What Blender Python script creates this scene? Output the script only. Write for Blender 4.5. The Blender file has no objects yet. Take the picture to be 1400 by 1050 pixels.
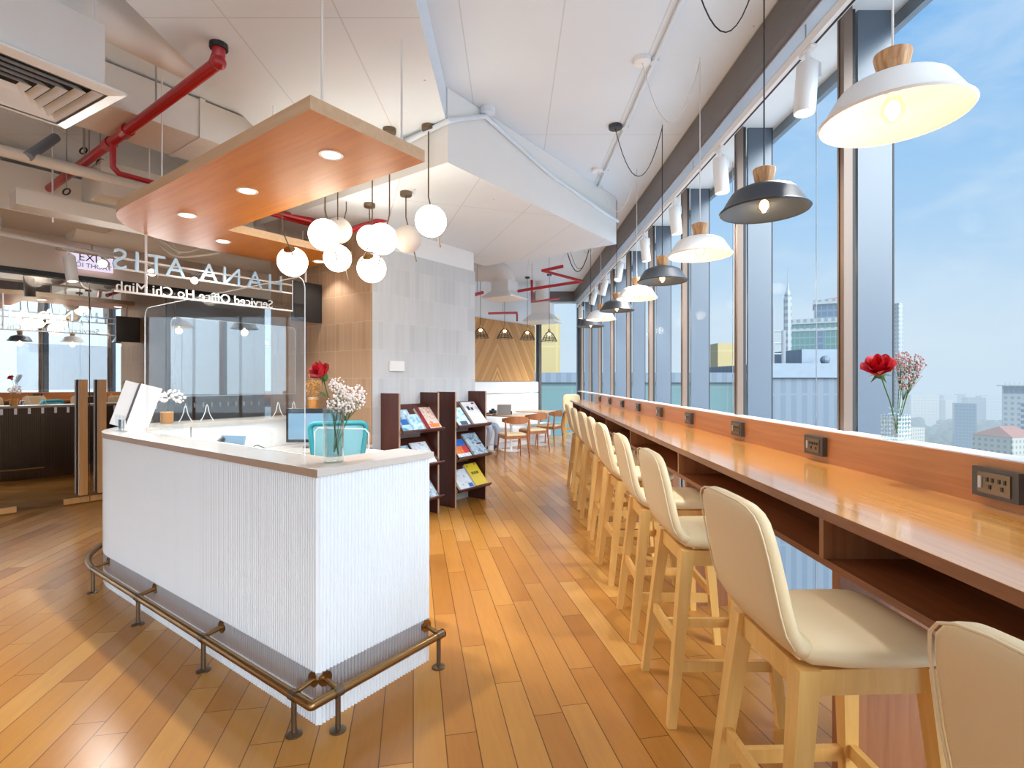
import bpy, math, random
from mathutils import Vector, Matrix
C = bpy.context.scene.collection
PI = math.pi
F, CX, HY, CH = 719.0, 700.0, 520.0, 1.48       # focal length in px, principal column, horizon row, camera height

# ------------------------------------------------------------------ camera
cd = bpy.data.cameras.new('camera'); cam = bpy.data.objects.new('camera', cd); C.objects.link(cam)
cam.location = (0, 0, CH); cam.rotation_euler = (PI/2, 0, 0)
cd.sensor_width = 36; cd.lens = 36*F/1400; cd.shift_y = -5/1400; cd.clip_end = 5000; cd.clip_start = 0.05
bpy.context.scene.camera = cam

def at(px, py, d): return Vector(((px-CX)/F*d, d, CH-(py-HY)/F*d))
def atz(px, py, z):
    d = F*(CH-z)/(py-HY); return at(px, py, d)
# room grid: u runs along the long face of the desk, v along its short face
K = Vector((-0.83, 2.255)); V = Vector((0.59, 0.807)).normalized(); U = Vector((-V.y, V.x))
RZ = math.atan2(V.y, V.x)
def uv(u, v, z=0, o=K): return Vector((o.x+u*U.x+v*V.x, o.y+u*U.y+v*V.y, z))

# ------------------------------------------------------------------ mesh builder
class MB:
    def __init__(s): s.v = []; s.f = []; s.m = []; s.cur = 0
    def add(s, vs, fs, M=None):
        o = len(s.v)
        for p in vs:
            p = Vector(p)
            s.v.append(M @ p if M is not None else p)
        for f in fs: s.f.append([o+i for i in f]); s.m.append(s.cur)
        return s
    def box(s, a, b, M=None):
        x0, y0, z0 = a; x1, y1, z1 = b
        return s.add([(x0,y0,z0),(x1,y0,z0),(x1,y1,z0),(x0,y1,z0),(x0,y0,z1),(x1,y0,z1),(x1,y1,z1),(x0,y1,z1)],
              [(0,3,2,1),(4,5,6,7),(0,1,5,4),(1,2,6,5),(2,3,7,6),(3,0,4,7)], M)
    def rbox(s, a, b, r, M=None, seg=3):
        # box with rounded vertical edges and slightly chamfered top and bottom
        x0, y0, z0 = a; x1, y1, z1 = b
        pts = []
        for cx, cy, a0 in ((x1-r,y1-r,0),(x0+r,y1-r,90),(x0+r,y0+r,180),(x1-r,y0+r,270)):
            for i in range(seg+1):
                t = math.radians(a0+90*i/seg); pts.append((cx+r*math.cos(t), cy+r*math.sin(t)))
        return s.prism(pts, z0, z1, M, ch=min(r*0.5, (z1-z0)*0.3))
    def prism(s, pts, z0, z1, M=None, ch=0):
        n = len(pts)
        if ch <= 0:
            vs = [(x,y,z0) for x,y in pts]+[(x,y,z1) for x,y in pts]
            fs = [tuple(range(n-1,-1,-1)), tuple(range(n,2*n))]+[(i,(i+1)%n,n+(i+1)%n,n+i) for i in range(n)]
            return s.add(vs, fs, M)
        cx = sum(p[0] for p in pts)/n; cy = sum(p[1] for p in pts)/n
        ex = max(p[0] for p in pts)-cx; ey = max(p[1] for p in pts)-cy
        def sh(k):
            return [(cx+(x-cx)*(1-k/max(ex,1e-6)), cy+(y-cy)*(1-k/max(ey,1e-6))) for x,y in pts]
        rings = [(sh(ch), z0), (pts, z0+ch), (pts, z1-ch), (sh(ch), z1)]
        vs = [(x,y,z) for P,z in rings for x,y in P]
        fs = [tuple(range(n-1,-1,-1)), tuple(range(3*n,4*n))]
        for k in range(3): fs += [(k*n+i,k*n+(i+1)%n,(k+1)*n+(i+1)%n,(k+1)*n+i) for i in range(n)]
        return s.add(vs, fs, M)
    def tube(s, P, r, n=10, caps=True, closed=False, M=None):
        P = [Vector(p) for p in P]; m = len(P)
        R = r if isinstance(r, (list, tuple)) else [r]*m
        vs = []; prev = None
        for i in range(m):
            if closed: t = P[(i+1)%m]-P[(i-1)%m]
            elif i == 0: t = P[1]-P[0]
            elif i == m-1: t = P[-1]-P[-2]
            else: t = (P[i+1]-P[i]).normalized()+(P[i]-P[i-1]).normalized()
            if t.length < 1e-9: t = P[min(i+1,m-1)]-P[max(i-1,0)]
            t = t.normalized() if t.length > 0 else Vector((0,0,1))
            if prev is None:
                a = Vector((0,0,1)) if abs(t.z) < 0.9 else Vector((1,0,0))
                e1 = t.cross(a).normalized()
            else:
                e1 = (prev-t*prev.dot(t))
                e1 = e1.normalized() if e1.length > 1e-6 else t.orthogonal().normalized()
            e2 = t.cross(e1); prev = e1
            k = 1.0
            if 0 < i < m-1 and not closed:
                c = (P[i+1]-P[i]).normalized().dot((P[i]-P[i-1]).normalized()); k = min(1.6, 1/max(0.3, math.sqrt(max(0,(1+c)/2))))
            for j in range(n):
                th = 2*PI*j/n; vs.append(P[i]+(e1*math.cos(th)+e2*math.sin(th))*R[i]*(1 if k < 1.02 else 1))
        fs = []
        for i in range(m if closed else m-1):
            a = i*n; b = ((i+1)%m)*n
            fs += [(a+j,a+(j+1)%n,b+(j+1)%n,b+j) for j in range(n)]
        if caps and not closed: fs += [tuple(range(n-1,-1,-1)), tuple(range((m-1)*n, m*n))]
        return s.add(vs, fs, M)
    def lathe(s, prof, c=(0,0,0), n=24, M=None):
        # prof: (r, z) from bottom to top; r = 0 closes
        c = Vector(c); vs = []; idx = []
        for r, z in prof:
            if r <= 1e-6: idx.append([len(vs)]); vs.append(c+Vector((0,0,z)))
            else:
                idx.append(list(range(len(vs), len(vs)+n)))
                vs += [c+Vector((r*math.cos(2*PI*j/n), r*math.sin(2*PI*j/n), z)) for j in range(n)]
        fs = []
        for a, b in zip(idx, idx[1:]):
            for j in range(n):
                k = (j+1) % n
                if len(a) == 1 and len(b) == 1: continue
                if len(a) == 1: fs.append((a[0], b[k], b[j]))
                elif len(b) == 1: fs.append((a[j], a[k], b[0]))
                else: fs.append((a[j], a[k], b[k], b[j]))
        return s.add(vs, fs, M)
    def ball(s, c, r, n=12, m=8, M=None, sz=1.0):
        prof = [(r*math.sin(PI*i/m), -r*sz*math.cos(PI*i/m)) for i in range(m+1)]
        prof[0] = (0, prof[0][1]); prof[-1] = (0, prof[-1][1])
        return s.lathe(prof, c, n, M)
    def grid(s, fn, nu, nv, M=None, closeu=False):
        vs = [fn(i/(nu if closeu else nu-1), j/(nv-1)) for j in range(nv) for i in range(nu)]
        fs = []
        for j in range(nv-1):
            for i in range(nu if closeu else nu-1):
                k = (i+1) % nu
                fs.append((j*nu+i, j*nu+k, (j+1)*nu+k, (j+1)*nu+i))
        return s.add(vs, fs, M)
    def build(s, name, mat, parent=None, loc=None, rz=0, smooth=False, label=None, mods=None):
        me = bpy.data.meshes.new(name)
        me.from_pydata([tuple(p) for p in s.v], [], s.f)
        mats = mat if isinstance(mat, (list, tuple)) else [mat]
        for m in mats: me.materials.append(m)
        if len(mats) > 1: me.polygons.foreach_set('material_index', s.m)
        me.validate(); me.update()
        if smooth:
            me.polygons.foreach_set('use_smooth', [True]*len(me.polygons))
            if smooth is not True: me.set_sharp_from_angle(angle=math.radians(smooth))
        o = bpy.data.objects.new(name, me); C.objects.link(o)
        if parent is not None: o.parent = parent
        if loc is not None: o.location = loc
        if rz: o.rotation_euler = (0, 0, rz)
        if label: o['label'] = label
        return o

def thing(name, label, cat, loc=(0,0,0), rz=0, group=None):
    o = bpy.data.objects.new(name, None); C.objects.link(o); o.empty_display_size = 0.1
    o.location = loc; o.rotation_euler = (0, 0, rz); return tag(o, label, cat, group)
def tag(o, label, cat, group=None, kind=None):
    o['label'] = label; o['category'] = cat
    if group: o['group'] = group
    if kind: o['kind'] = kind
    return o
def struct(o, label=None, cat=None):
    o['kind'] = 'structure'
    if label: o['label'] = label
    if cat: o['category'] = cat
    return o
def copy_tree(o, parent=None):
    c = o.copy(); C.objects.link(c)
    if parent is not None: c.parent = parent
    for ch in list(o.children): copy_tree(ch, c)
    return c
def dup(src, loc, rz=0, label=None, group=None):
    o = copy_tree(src); o.location = loc; o.rotation_euler = (0, 0, rz)
    if label: o['label'] = label
    if group: o['group'] = group
    return o
def rotM(axis, deg, loc=(0,0,0)): return Matrix.Translation(Vector(loc)) @ Matrix.Rotation(math.radians(deg), 4, axis)
def frameM(o, x, y, z):  # matrix from an origin and three axes
    M = Matrix.Identity(4)
    for i, a in enumerate((x, y, z)):
        for k in range(3): M[k][i] = a[k]
    for k in range(3): M[k][3] = o[k]
    return M

# ------------------------------------------------------------------ materials
def lin(c): return tuple(((x/255)/12.92 if x/255 <= 0.04045 else ((x/255+0.055)/1.055)**2.4) for x in c)+(1,)
class NT:
    def __init__(s, m): s.t = m.node_tree; s.n = s.t.nodes; s.l = s.t.links
    def new(s, t, **k):
        n = s.n.new(t)
        for a, b in k.items(): setattr(n, a, b)
        return n
    def link(s, a, b): s.l.new(a, b)
    def math(s, op, a, b=None, c=None):
        n = s.new('ShaderNodeMath', operation=op)
        for i, x in enumerate((a, b, c)):
            if x is None: continue
            if isinstance(x, (int, float)): n.inputs[i].default_value = x
            else: s.link(x, n.inputs[i])
        return n.outputs[0]
    def mix(s, f, a, b, bt='MIX'):
        n = s.new('ShaderNodeMix', data_type='RGBA', blend_type=bt)
        for i, x in ((0, f), (6, a), (7, b)):
            if isinstance(x, (int, float)): n.inputs[i].default_value = x
            elif isinstance(x, tuple): n.inputs[i].default_value = x
            else: s.link(x, n.inputs[i])
        return n.outputs[2]
    def noise(s, vec, scale, detail=4, rough=0.55, dist=0):
        n = s.new('ShaderNodeTexNoise'); n.inputs['Scale'].default_value = scale; n.inputs['Detail'].default_value = detail
        n.inputs['Roughness'].default_value = rough; n.inputs['Distortion'].default_value = dist
        if vec is not None: s.link(vec, n.inputs['Vector'])
        return n.outputs['Fac']
    def coord(s, scale=(1,1,1), rot=(0,0,0), kind='Object', loc=(0,0,0)):
        c = s.new('ShaderNodeTexCoord'); m = s.new('ShaderNodeMapping')
        m.inputs['Scale'].default_value = scale; m.inputs['Rotation'].default_value = rot; m.inputs['Location'].default_value = loc
        s.link(c.outputs[kind], m.inputs['Vector']); return m.outputs[0]
    def ramp(s, f, stops):
        r = s.new('ShaderNodeValToRGB'); e = r.color_ramp.elements
        while len(e) < len(stops): e.new(0.5)
        for q, (p, c) in zip(e, stops): q.position = p; q.color = c
        s.link(f, r.inputs[0]); return r.outputs[0]
def base(name, rough=0.5, metal=0.0, spec=0.5, coat=0, coatr=0.1):
    m = bpy.data.materials.new(name); m.use_nodes = True
    b = m.node_tree.nodes['Principled BSDF']
    b.inputs['Roughness'].default_value = rough; b.inputs['Metallic'].default_value = metal
    b.inputs['Specular IOR Level'].default_value = spec
    b.inputs['Coat Weight'].default_value = coat; b.inputs['Coat Roughness'].default_value = coatr
    return m, NT(m), b
def bump(t, b, h, strength=0.2, dist=0.01):
    n = t.new('ShaderNodeBump'); n.inputs['Strength'].default_value = strength; n.inputs['Distance'].default_value = dist
    t.link(h, n.inputs['Height']); t.link(n.outputs[0], b.inputs['Normal'])
def plain(name, c, rough=0.5, metal=0.0, spec=0.5, var=0.06, scale=6, bmp=0, bscale=60, coat=0):
    m, t, b = base(name, rough, metal, spec, coat)
    c = lin(c); f = t.noise(t.coord(), scale, 5)
    d = tuple(x*(1-var) for x in c[:3])+(1,); e = tuple(min(1, x*(1+var)) for x in c[:3])+(1,)
    t.link(t.mix(f, d, e), b.inputs['Base Color'])
    if bmp: bump(t, b, t.noise(t.coord(), bscale, 3), bmp, 0.004)
    return m
def wood(name, c1, c2, grain=(2, 40, 40), rough=0.4, coat=0, scale=1.0, bmp=0.08, spec=0.5, contrast=(0.3, 0.72)):
    # grain: mapping scale; the small component is the grain direction
    m, t, b = base(name, rough, 0, spec, coat)
    v = t.coord(grain)
    f = t.noise(v, scale, 8, 0.62, 0.9)
    g = t.noise(t.coord(tuple(x*0.25 for x in grain)), scale, 3, 0.5, 1.5)
    f2 = t.math('ADD', t.math('MULTIPLY', f, 0.65), t.math('MULTIPLY', g, 0.35))
    t.link(t.ramp(f2, [(contrast[0], lin(c1)), (contrast[1], lin(c2))]), b.inputs['Base Color'])
    if bmp: bump(t, b, f, bmp, 0.003)
    return m
def emit(name, c, s):
    m = bpy.data.materials.new(name); m.use_nodes = True; t = NT(m)
    b = t.n['Principled BSDF']; b.inputs['Base Color'].default_value = lin(c)
    b.inputs['Emission Color'].default_value = lin(c); b.inputs['Emission Strength'].default_value = s
    return m
def glassy(name, tint=(255,255,255), refl=0.08, rough=0.0, glossy=(255,255,255), edge=0.5):
    # clear sheet: a transparent layer with a facing-dependent mirror layer
    m = bpy.data.materials.new(name); m.use_nodes = True; t = NT(m)
    for n in list(t.n): t.n.remove(n)
    o = t.new('ShaderNodeOutputMaterial'); mx = t.new('ShaderNodeMixShader')
    tr = t.new('ShaderNodeBsdfTransparent'); gl = t.new('ShaderNodeBsdfGlossy')
    tr.inputs[0].default_value = lin(tint); gl.inputs[0].default_value = lin(glossy); gl.inputs['Roughness'].default_value = rough
    lw = t.new('ShaderNodeLayerWeight'); lw.inputs[0].default_value = 0.5
    f = t.math('POWER', lw.outputs['Facing'], 3.0)
    f = t.math('ADD', t.math('MULTIPLY', f, edge), refl)
    t.link(f, mx.inputs[0]); t.link(tr.outputs[0], mx.inputs[1]); t.link(gl.outputs[0], mx.inputs[2]); t.link(mx.outputs[0], o.inputs[0])
    return m

M = {}
M['ceiling'] = plain('white_painted_concrete', (226,235,243), 0.85, var=0.035, scale=1.3, bmp=0.12, bscale=9)
def board_ceiling(name, c, rot):
    m, t, b = base(name, 0.85)
    v = t.coord((1,1,1), (0,0,rot), 'Object')
    sp = t.new('ShaderNodeSeparateXYZ'); t.link(v, sp.inputs[0])
    ln = None
    for ax, w in ((0, 0.62), (1, 1.9)):
        fr = t.math('FRACT', t.math('DIVIDE', sp.outputs[ax], w))
        q = t.math('LESS_THAN', t.math('ABSOLUTE', t.math('SUBTRACT', fr, 0.5)), 0.004/w)
        ln = q if ln is None else t.math('MAXIMUM', ln, q)
    n = t.noise(v, 1.5, 5)
    vo = t.new('ShaderNodeTexVoronoi'); vo.inputs['Scale'].default_value = 2.6; t.link(v, vo.inputs['Vector'])
    hole = t.math('LESS_THAN', vo.outputs['Distance'], 0.028)
    c = lin(c)
    col = t.mix(n, tuple(x*0.95 for x in c[:3])+(1,), tuple(min(1,x*1.03) for x in c[:3])+(1,))
    col = t.mix(t.math('MULTIPLY', ln, 0.30), col, lin((150,140,135)))
    col = t.mix(t.math('MULTIPLY', hole, 0.55), col, lin((120,110,105)))
    t.link(col, b.inputs['Base Color']); bump(t, b, n, 0.15, 0.01)
    return m
M['beam_face'] = plain('white_plasterboard', (242,240,236), 0.8, var=0.02)
M['slab'] = board_ceiling('formwork_concrete', (226,235,243), 0.0)
M['soffit'] = board_ceiling('formwork_soffit', (226,235,243), 0.63)
M['white_wall'] = plain('white_wall_paint', (238,238,238), 0.7, var=0.02)
M['plaster'] = plain('beige_plaster', (234,216,196), 0.8, var=0.04)
M['void_shade'] = plain('painted_void_shade', (40,36,34), 0.9)
M['duct'] = plain('white_painted_duct', (236,232,228), 0.65, var=0.05, scale=4, bmp=0.15, bscale=18)
M['duct_warm'] = plain('cream_duct_insulation', (226,214,198), 0.7, var=0.06, scale=3, bmp=0.2, bscale=14)
M['white_metal'] = plain('white_powder_coat', (240,238,236), 0.35, var=0.02)
M['red'] = plain('red_pipe_enamel', (176,24,36), 0.3, var=0.1, coat=0.4)
M['steel'] = plain('brushed_steel', (190,190,192), 0.3, 0.9, var=0.05)
M['silver'] = plain('silver_blind_box', (196,200,206), 0.4, 0.2, var=0.04)
M['bronze_box'] = plain('dark_taupe_metal', (112,104,100), 0.5, 0.15, var=0.08)
M['mullion'] = plain('bronze_aluminium', (124,104,90), 0.4, 0.15, var=0.06)
M['gasket'] = plain('black_gasket', (48,44,44), 0.6)
M['fin'] = plain('pale_blue_fin_glass', (96,106,118), 0.3, var=0.03, scale=1)
M['spandrel'] = plain('grey_louvre_metal', (128,138,148), 0.5, 0.1, var=0.15, scale=2)
M['glass'] = glassy('window_glass', (250,253,253), 0.0, edge=0.012)
M['partition_glass'] = glassy('reflective_partition_glass', (184,178,174), 0.50, edge=0.4, glossy=(244,248,250))
M['acrylic'] = glassy('clear_acrylic', (250,252,252), 0.015, edge=0.25)
M['acrylic_mirror'] = glassy('glossy_acrylic_sheet', (250,251,252), 0.18, edge=0.3)
M['acrylic_edge'] = plain('acrylic_polished_edge', (232,236,236), 0.2, var=0.02)
M['vase_glass'] = glassy('vase_glass', (240,246,246), 0.07, edge=0.8)
M['cut_glass'] = glassy('cut_glass', (246,250,250), 0.28, rough=0.3, edge=0.5)
M['water'] = glassy('vase_water', (244,248,247), 0.05, edge=0.5)
M['oak'] = wood('honey_oak_veneer', (176,112,50), (212,152,84), (1.2,24,24), 0.42, scale=1.2, contrast=(0.25,0.8))
M['oak_edge'] = wood('pale_oak_edge', (198,158,118), (226,194,158), (1.2,24,24), 0.45, contrast=(0.25,0.8))
M['stool_wood'] = wood('pale_rubberwood', (214,162,86), (238,192,116), (18,18,1.6), 0.4, scale=1.3)
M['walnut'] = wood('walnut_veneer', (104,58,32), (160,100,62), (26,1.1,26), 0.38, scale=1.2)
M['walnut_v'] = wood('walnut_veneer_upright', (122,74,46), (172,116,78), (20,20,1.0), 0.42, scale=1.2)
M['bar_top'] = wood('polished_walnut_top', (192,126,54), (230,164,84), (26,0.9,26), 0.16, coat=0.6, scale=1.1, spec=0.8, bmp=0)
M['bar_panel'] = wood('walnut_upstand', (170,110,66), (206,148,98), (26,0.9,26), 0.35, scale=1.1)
M['mahogany'] = wood('dark_mahogany', (62,28,22), (96,50,38), (14,14,1.2), 0.38, scale=1.4)
M['teak'] = wood('teak_chair_wood', (150,88,46), (190,122,72), (16,16,2), 0.4)
M['table_wood'] = wood('light_table_top', (206,164,120), (230,196,156), (2,20,20), 0.35)
M['pendant_wood'] = wood('zebra_ash_wood', (150,92,48), (222,176,126), (22,22,3), 0.5, scale=1.6, contrast=(0.36,0.6))
M['leather'] = plain('cream_leather', (231,207,164), 0.5, var=0.05, scale=5, bmp=0.12, bscale=220)
M['leather_white'] = plain('white_leather', (240,238,236), 0.5, var=0.03, bmp=0.1, bscale=160)
M['seam'] = plain('leather_piping', (236,216,178), 0.6)
M['flute'] = plain('white_fluted_lacquer', (232,237,241), 0.4, var=0.01)
M['flute_grey'] = plain('grey_fluted_band', (178,174,176), 0.35, 0.25, var=0.03)
M['stone_top'] = plain('beige_grey_stone', (200,194,187), 0.22, var=0.05, scale=14, coat=0.2)
M['lip'] = plain('taupe_counter_edge', (178,150,128), 0.45, var=0.04)
M['brass'] = plain('antique_brass', (150,116,74), 0.28, 0.95, var=0.12, scale=8)
M['brass_dark'] = plain('aged_brass', (122,104,84), 0.35, 0.85, var=0.12)
M['black'] = plain('matt_black_metal', (44,46,50), 0.42, 0.2, var=0.08)
M['black_shade'] = plain('charcoal_pendant_enamel', (62,66,72), 0.4, 0.25, var=0.08)
M['white_shade'] = plain('white_pendant_enamel', (244,243,242), 0.3, var=0.015)
M['plastic_black'] = plain('black_plastic', (30,30,32), 0.35)
M['socket'] = plain('anthracite_plastic', (70,68,68), 0.4)
M['bulb'] = emit('warm_bulb', (255,206,140), 9.0)
M['bulb_glass'] = glassy('bulb_glass', (255,246,232), 0.05, edge=0.6)
M['globe'] = emit('opal_globe', (255,244,224), 5.2)
M['globe_dim'] = emit('opal_globe_dim', (206,194,184), 0.08)
M['led'] = emit('downlight_lens', (255,246,230), 9.0)
M['led_track'] = emit('track_lens', (255,240,214), 6.0)
M['grey_tile'] = None
M['paper'] = plain('white_paper', (222,222,222), 0.6, var=0.01)
M['green'] = plain('stem_green', (70,104,48), 0.5, var=0.2, scale=30)
M['rose'] = plain('red_rose_petal', (190,12,30), 0.45, var=0.25, scale=20)
M['pinkflower'] = plain('pale_pink_blossom', (250,236,232), 0.6, var=0.08, scale=60)
M['mauveflower'] = plain('dried_mauve_blossom', (176,140,136), 0.7, var=0.3, scale=60)
M['straw'] = plain('dried_straw', (206,158,92), 0.7, var=0.25, scale=40)
M['amber'] = plain('amber_jar', (190,130,60), 0.25, var=0.15, scale=20)
M['teal_mesh'] = plain('pale_turquoise_mesh', (128,184,194), 0.6, var=0.1, scale=90)
M['teal'] = plain('turquoise_mesh_fabric', (46,150,160), 0.6, var=0.1, scale=90, bmp=0.3, bscale=400)
M['denim'] = plain('grey_blue_denim', (166,178,196), 0.85, var=0.1, scale=20)
M['skin'] = plain('skin', (206,158,128), 0.55, var=0.04)
M['shirt'] = plain('dark_shirt', (60,62,74), 0.8)
M['hair'] = plain('black_hair', (26,22,22), 0.5)
M['shoe'] = plain('beige_suede_shoe', (196,184,166), 0.8)
M['screen'] = plain('reflection_blue_screen', (120,158,186), 0.08, var=0.08, scale=3)  # blue reflection put into the base colour of the screen
M['laptop'] = plain('grey_aluminium', (150,150,154), 0.35, 0.6)
M['sign_blue'] = plain('pale_blue_letter', (176,202,222), 0.3, 0.4)
M['sign_white'] = plain('white_letter', (236,234,230), 0.4)
M['cord_w'] = plain('white_cord', (230,228,226), 0.5)
M['cord_b'] = plain('black_cord', (30,30,32), 0.5)
M['squares'] = plain('frosted_square_sticker', (206,204,200), 0.7)

def tile(name, c1, c2, mortar, w, h, band, axis):
    # stack-bonded narrow stone tiles in horizontal bands; axis: which horizontal coordinate runs along the face
    m, t, b = base(name, 0.55)
    sp = t.new('ShaderNodeSeparateXYZ'); t.link(t.coord(), sp.inputs[0])
    a = sp.outputs[axis]; z = sp.outputs[2]
    row = t.math('FLOOR', t.math('DIVIDE', z, h)); fz = t.math('FRACT', t.math('DIVIDE', z, h))
    odd = t.math('MODULO', t.math('ABSOLUTE', row), 2.0)
    wv = t.math('ADD', t.math('MULTIPLY', odd, w*band-w), w)
    col = t.math('FLOOR', t.math('DIVIDE', a, wv)); fa = t.math('FRACT', t.math('DIVIDE', a, wv))
    cb = t.new('ShaderNodeCombineXYZ'); t.link(col, cb.inputs[0]); t.link(row, cb.inputs[1])
    wn = t.new('ShaderNodeTexWhiteNoise', noise_dimensions='3D'); t.link(cb.outputs[0], wn.inputs[0])
    ga = t.math('LESS_THAN', t.math('MULTIPLY', fa, wv), 0.004); gz = t.math('LESS_THAN', t.math('MULTIPLY', fz, h), 0.004)
    st = t.noise(t.coord((30,30,2)), 1.0, 6)
    f = t.math('ADD', t.math('MULTIPLY', wn.outputs['Value'], 0.45), t.math('MULTIPLY', st, 0.55))
    cc = t.mix(f, lin(c1), lin(c2))
    g = t.math('MULTIPLY', t.math('MAXIMUM', ga, gz), 0.7)
    t.link(t.mix(g, cc, lin(mortar)), b.inputs['Base Color'])
    bump(t, b, f, 0.15, 0.004)
    return m
M['grey_tile'] = tile('grey_stone_tile', (188,190,192), (214,215,216), (216,216,216), 0.075, 0.30, 4.0, 0)
M['brown_tile'] = tile('taupe_toned_tile', (158,126,98), (190,156,124), (206,180,152), 0.075, 0.30, 4.0, 1)
M['lobby_stone'] = plain('dark_brown_stone', (96,80,68), 0.4, var=0.25, scale=2.5)
M['lobby_floor'] = plain('grey_marble', (136,138,140), 0.25, var=0.25, scale=1.5)

def floor_mat():
    m, t, b = base('oak_plank_floor', 0.24, 0, 0.35, 0.0, 0.12)
    ang = math.atan2(-135, 719)      # board direction in plan
    v = t.coord((1,1,1), (0,0,ang), 'Object')
    sp = t.new('ShaderNodeSeparateXYZ'); t.link(v, sp.inputs[0])
    w, L = 0.131, 1.15
    x = t.math('DIVIDE', sp.outputs[0], w); row = t.math('FLOOR', x); fx = t.math('FRACT', x)
    rn = t.new('ShaderNodeTexWhiteNoise', noise_dimensions='1D'); t.link(row, rn.inputs['W'])
    y = t.math('ADD', t.math('DIVIDE', sp.outputs[1], L), t.math('MULTIPLY', rn.outputs['Value'], 7.3))
    col = t.math('FLOOR', y); fy = t.math('FRACT', y)
    cb = t.new('ShaderNodeCombineXYZ'); t.link(row, cb.inputs[0]); t.link(col, cb.inputs[1])
    wn = t.new('ShaderNodeTexWhiteNoise', noise_dimensions='3D'); t.link(cb.outputs[0], wn.inputs[0])
    g1 = t.math('LESS_THAN', t.math('ABSOLUTE', t.math('SUBTRACT', fx, 0.5)), 0.5-0.0022/w)
    g2 = t.math('LESS_THAN', t.math('ABSOLUTE', t.math('SUBTRACT', fy, 0.5)), 0.5-0.0018/L)
    gap = t.math('SUBTRACT', 1.0, t.math('MULTIPLY', g1, g2))
    off = t.new('ShaderNodeVectorMath', operation='MULTIPLY_ADD'); t.link(wn.outputs['Color'], off.inputs[0])
    off.inputs[1].default_value = (9,9,9); t.link(v, off.inputs[2])
    mp = t.new('ShaderNodeMapping'); mp.inputs['Scale'].default_value = (16,1.3,1); t.link(off.outputs[0], mp.inputs['Vector'])
    gr = t.noise(mp.outputs[0], 1.6, 8, 0.6, 1.4)
    tone = t.ramp(wn.outputs['Value'], [(0.0, lin((170,112,48))), (0.25, lin((186,127,58))), (0.75, lin((195,138,66))), (1.0, lin((208,155,84)))])
    c = t.mix(t.math('MULTIPLY', t.math('SUBTRACT', gr, 0.3), 0.55), tone, lin((148,90,44)))
    mo = t.noise(v, 1.1, 3)
    c = t.mix(t.math('MULTIPLY', mo, 0.10), c, lin((120,66,32)))
    c = t.mix(t.math('MULTIPLY', gap, 0.75), c, lin((58,32,18)))
    t.link(c, b.inputs['Base Color'])
    t.link(t.math('ADD', t.math('MULTIPLY', gr, 0.14), 0.17), b.inputs['Roughness'])
    bump(t, b, t.math('SUBTRACT', t.math('MULTIPLY', gr, 0.15), gap), 0.25, 0.002)
    return m


M['floor'] = floor_mat()
M['oak'] = wood('honey_oak_veneer', (182,100,18), (214,138,36), (22,1.1,22), 0.42, scale=1.2, contrast=(0.25,0.8))
M['oak_edge'] = wood('pale_oak_edge', (206,166,126), (230,200,164), (22,1.1,22), 0.45, contrast=(0.25,0.8))
M['oak_v'] = wood('oak_upright', (186,128,70), (222,170,108), (20,20,1.1), 0.4, contrast=(0.25,0.8))

# ================================================================== THE ROOM
ZC, ZL, ZB, XG = 3.70, 3.445, 3.13, 1.80          # slab, shallow beam soffit, dropped soffit, window line
CB = Vector((-0.487, 3.98))                         # corner of the dropped soffit
GW = Vector((-5.05, 6.53))                          # a point on the glass partition line (runs along v)
def gw(t, z=0, off=0): return Vector((GW.x+V.x*t-U.x*off, GW.y+V.y*t-U.y*off, z))   # off > 0: towards the reception
def ceil_z(x, y):
    r = Vector((x-CB.x, y-CB.y)); a = r.dot(U); b = r.dot(V)
    if a > 0 and b > 0 and b < 2.97: return ZB
    if -2.0 < x < -0.5 and b < 0.2: return ZL
    return ZC

o = MB().box((-8.2,-4.6,-0.12), (XG+0.02,14,0)).build('floor', M['floor']); struct(o, 'honey oak plank floor running diagonally')
o = MB().box((-8.4,-4.6,ZC), (XG+0.3,14,ZC+0.2)).build('ceiling', M['slab']); struct(o, 'white painted concrete ceiling slab')
o = MB().box((-2.0,-4.5,ZL), (-0.5,CB.y+1.0,ZC-0.002)).build('ceiling_beam', M['slab']); struct(o, 'shallow white concrete beam over the reception desk')
p = [(0,0),(2.97,0),(2.97,2.05),(2.6,2.05),(2.6,3.3),(0,3.3)]
b = MB().prism(p, ZB, ZC-0.004); b.m = [1 if i >= 2 else 0 for i in range(len(b.f))]
o = b.build('ceiling_drop', [M['soffit'], M['beam_face']], loc=(CB.x,CB.y,0), rz=RZ); struct(o, 'dropped white soffit above the tiled pillar')
# tiled pillar: narrow tiles toned grey on the window side, taupe on the reception side
PP = Vector((-1.462, 5.474))
b = MB().box((0.004,0.004,0), (1.645,1.92,ZB+0.1))
pil = b.build('pillar', M['white_wall'], loc=(PP.x,PP.y,0), rz=RZ); struct(pil, 'square pillar clad in narrow stone tiles')
o = MB().box((0,-0.012,0), (1.65,0.004,2.885)).build('grey_tiling', M['grey_tile'], pil); o['label'] = 'grey stone tiling on the window side'
o = MB().box((-0.012,-0.012,0), (0.004,1.93,ZB-0.002)).build('taupe_tiling', M['brown_tile'], pil); o['label'] = 'taupe toned tiling on the reception side'

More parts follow.
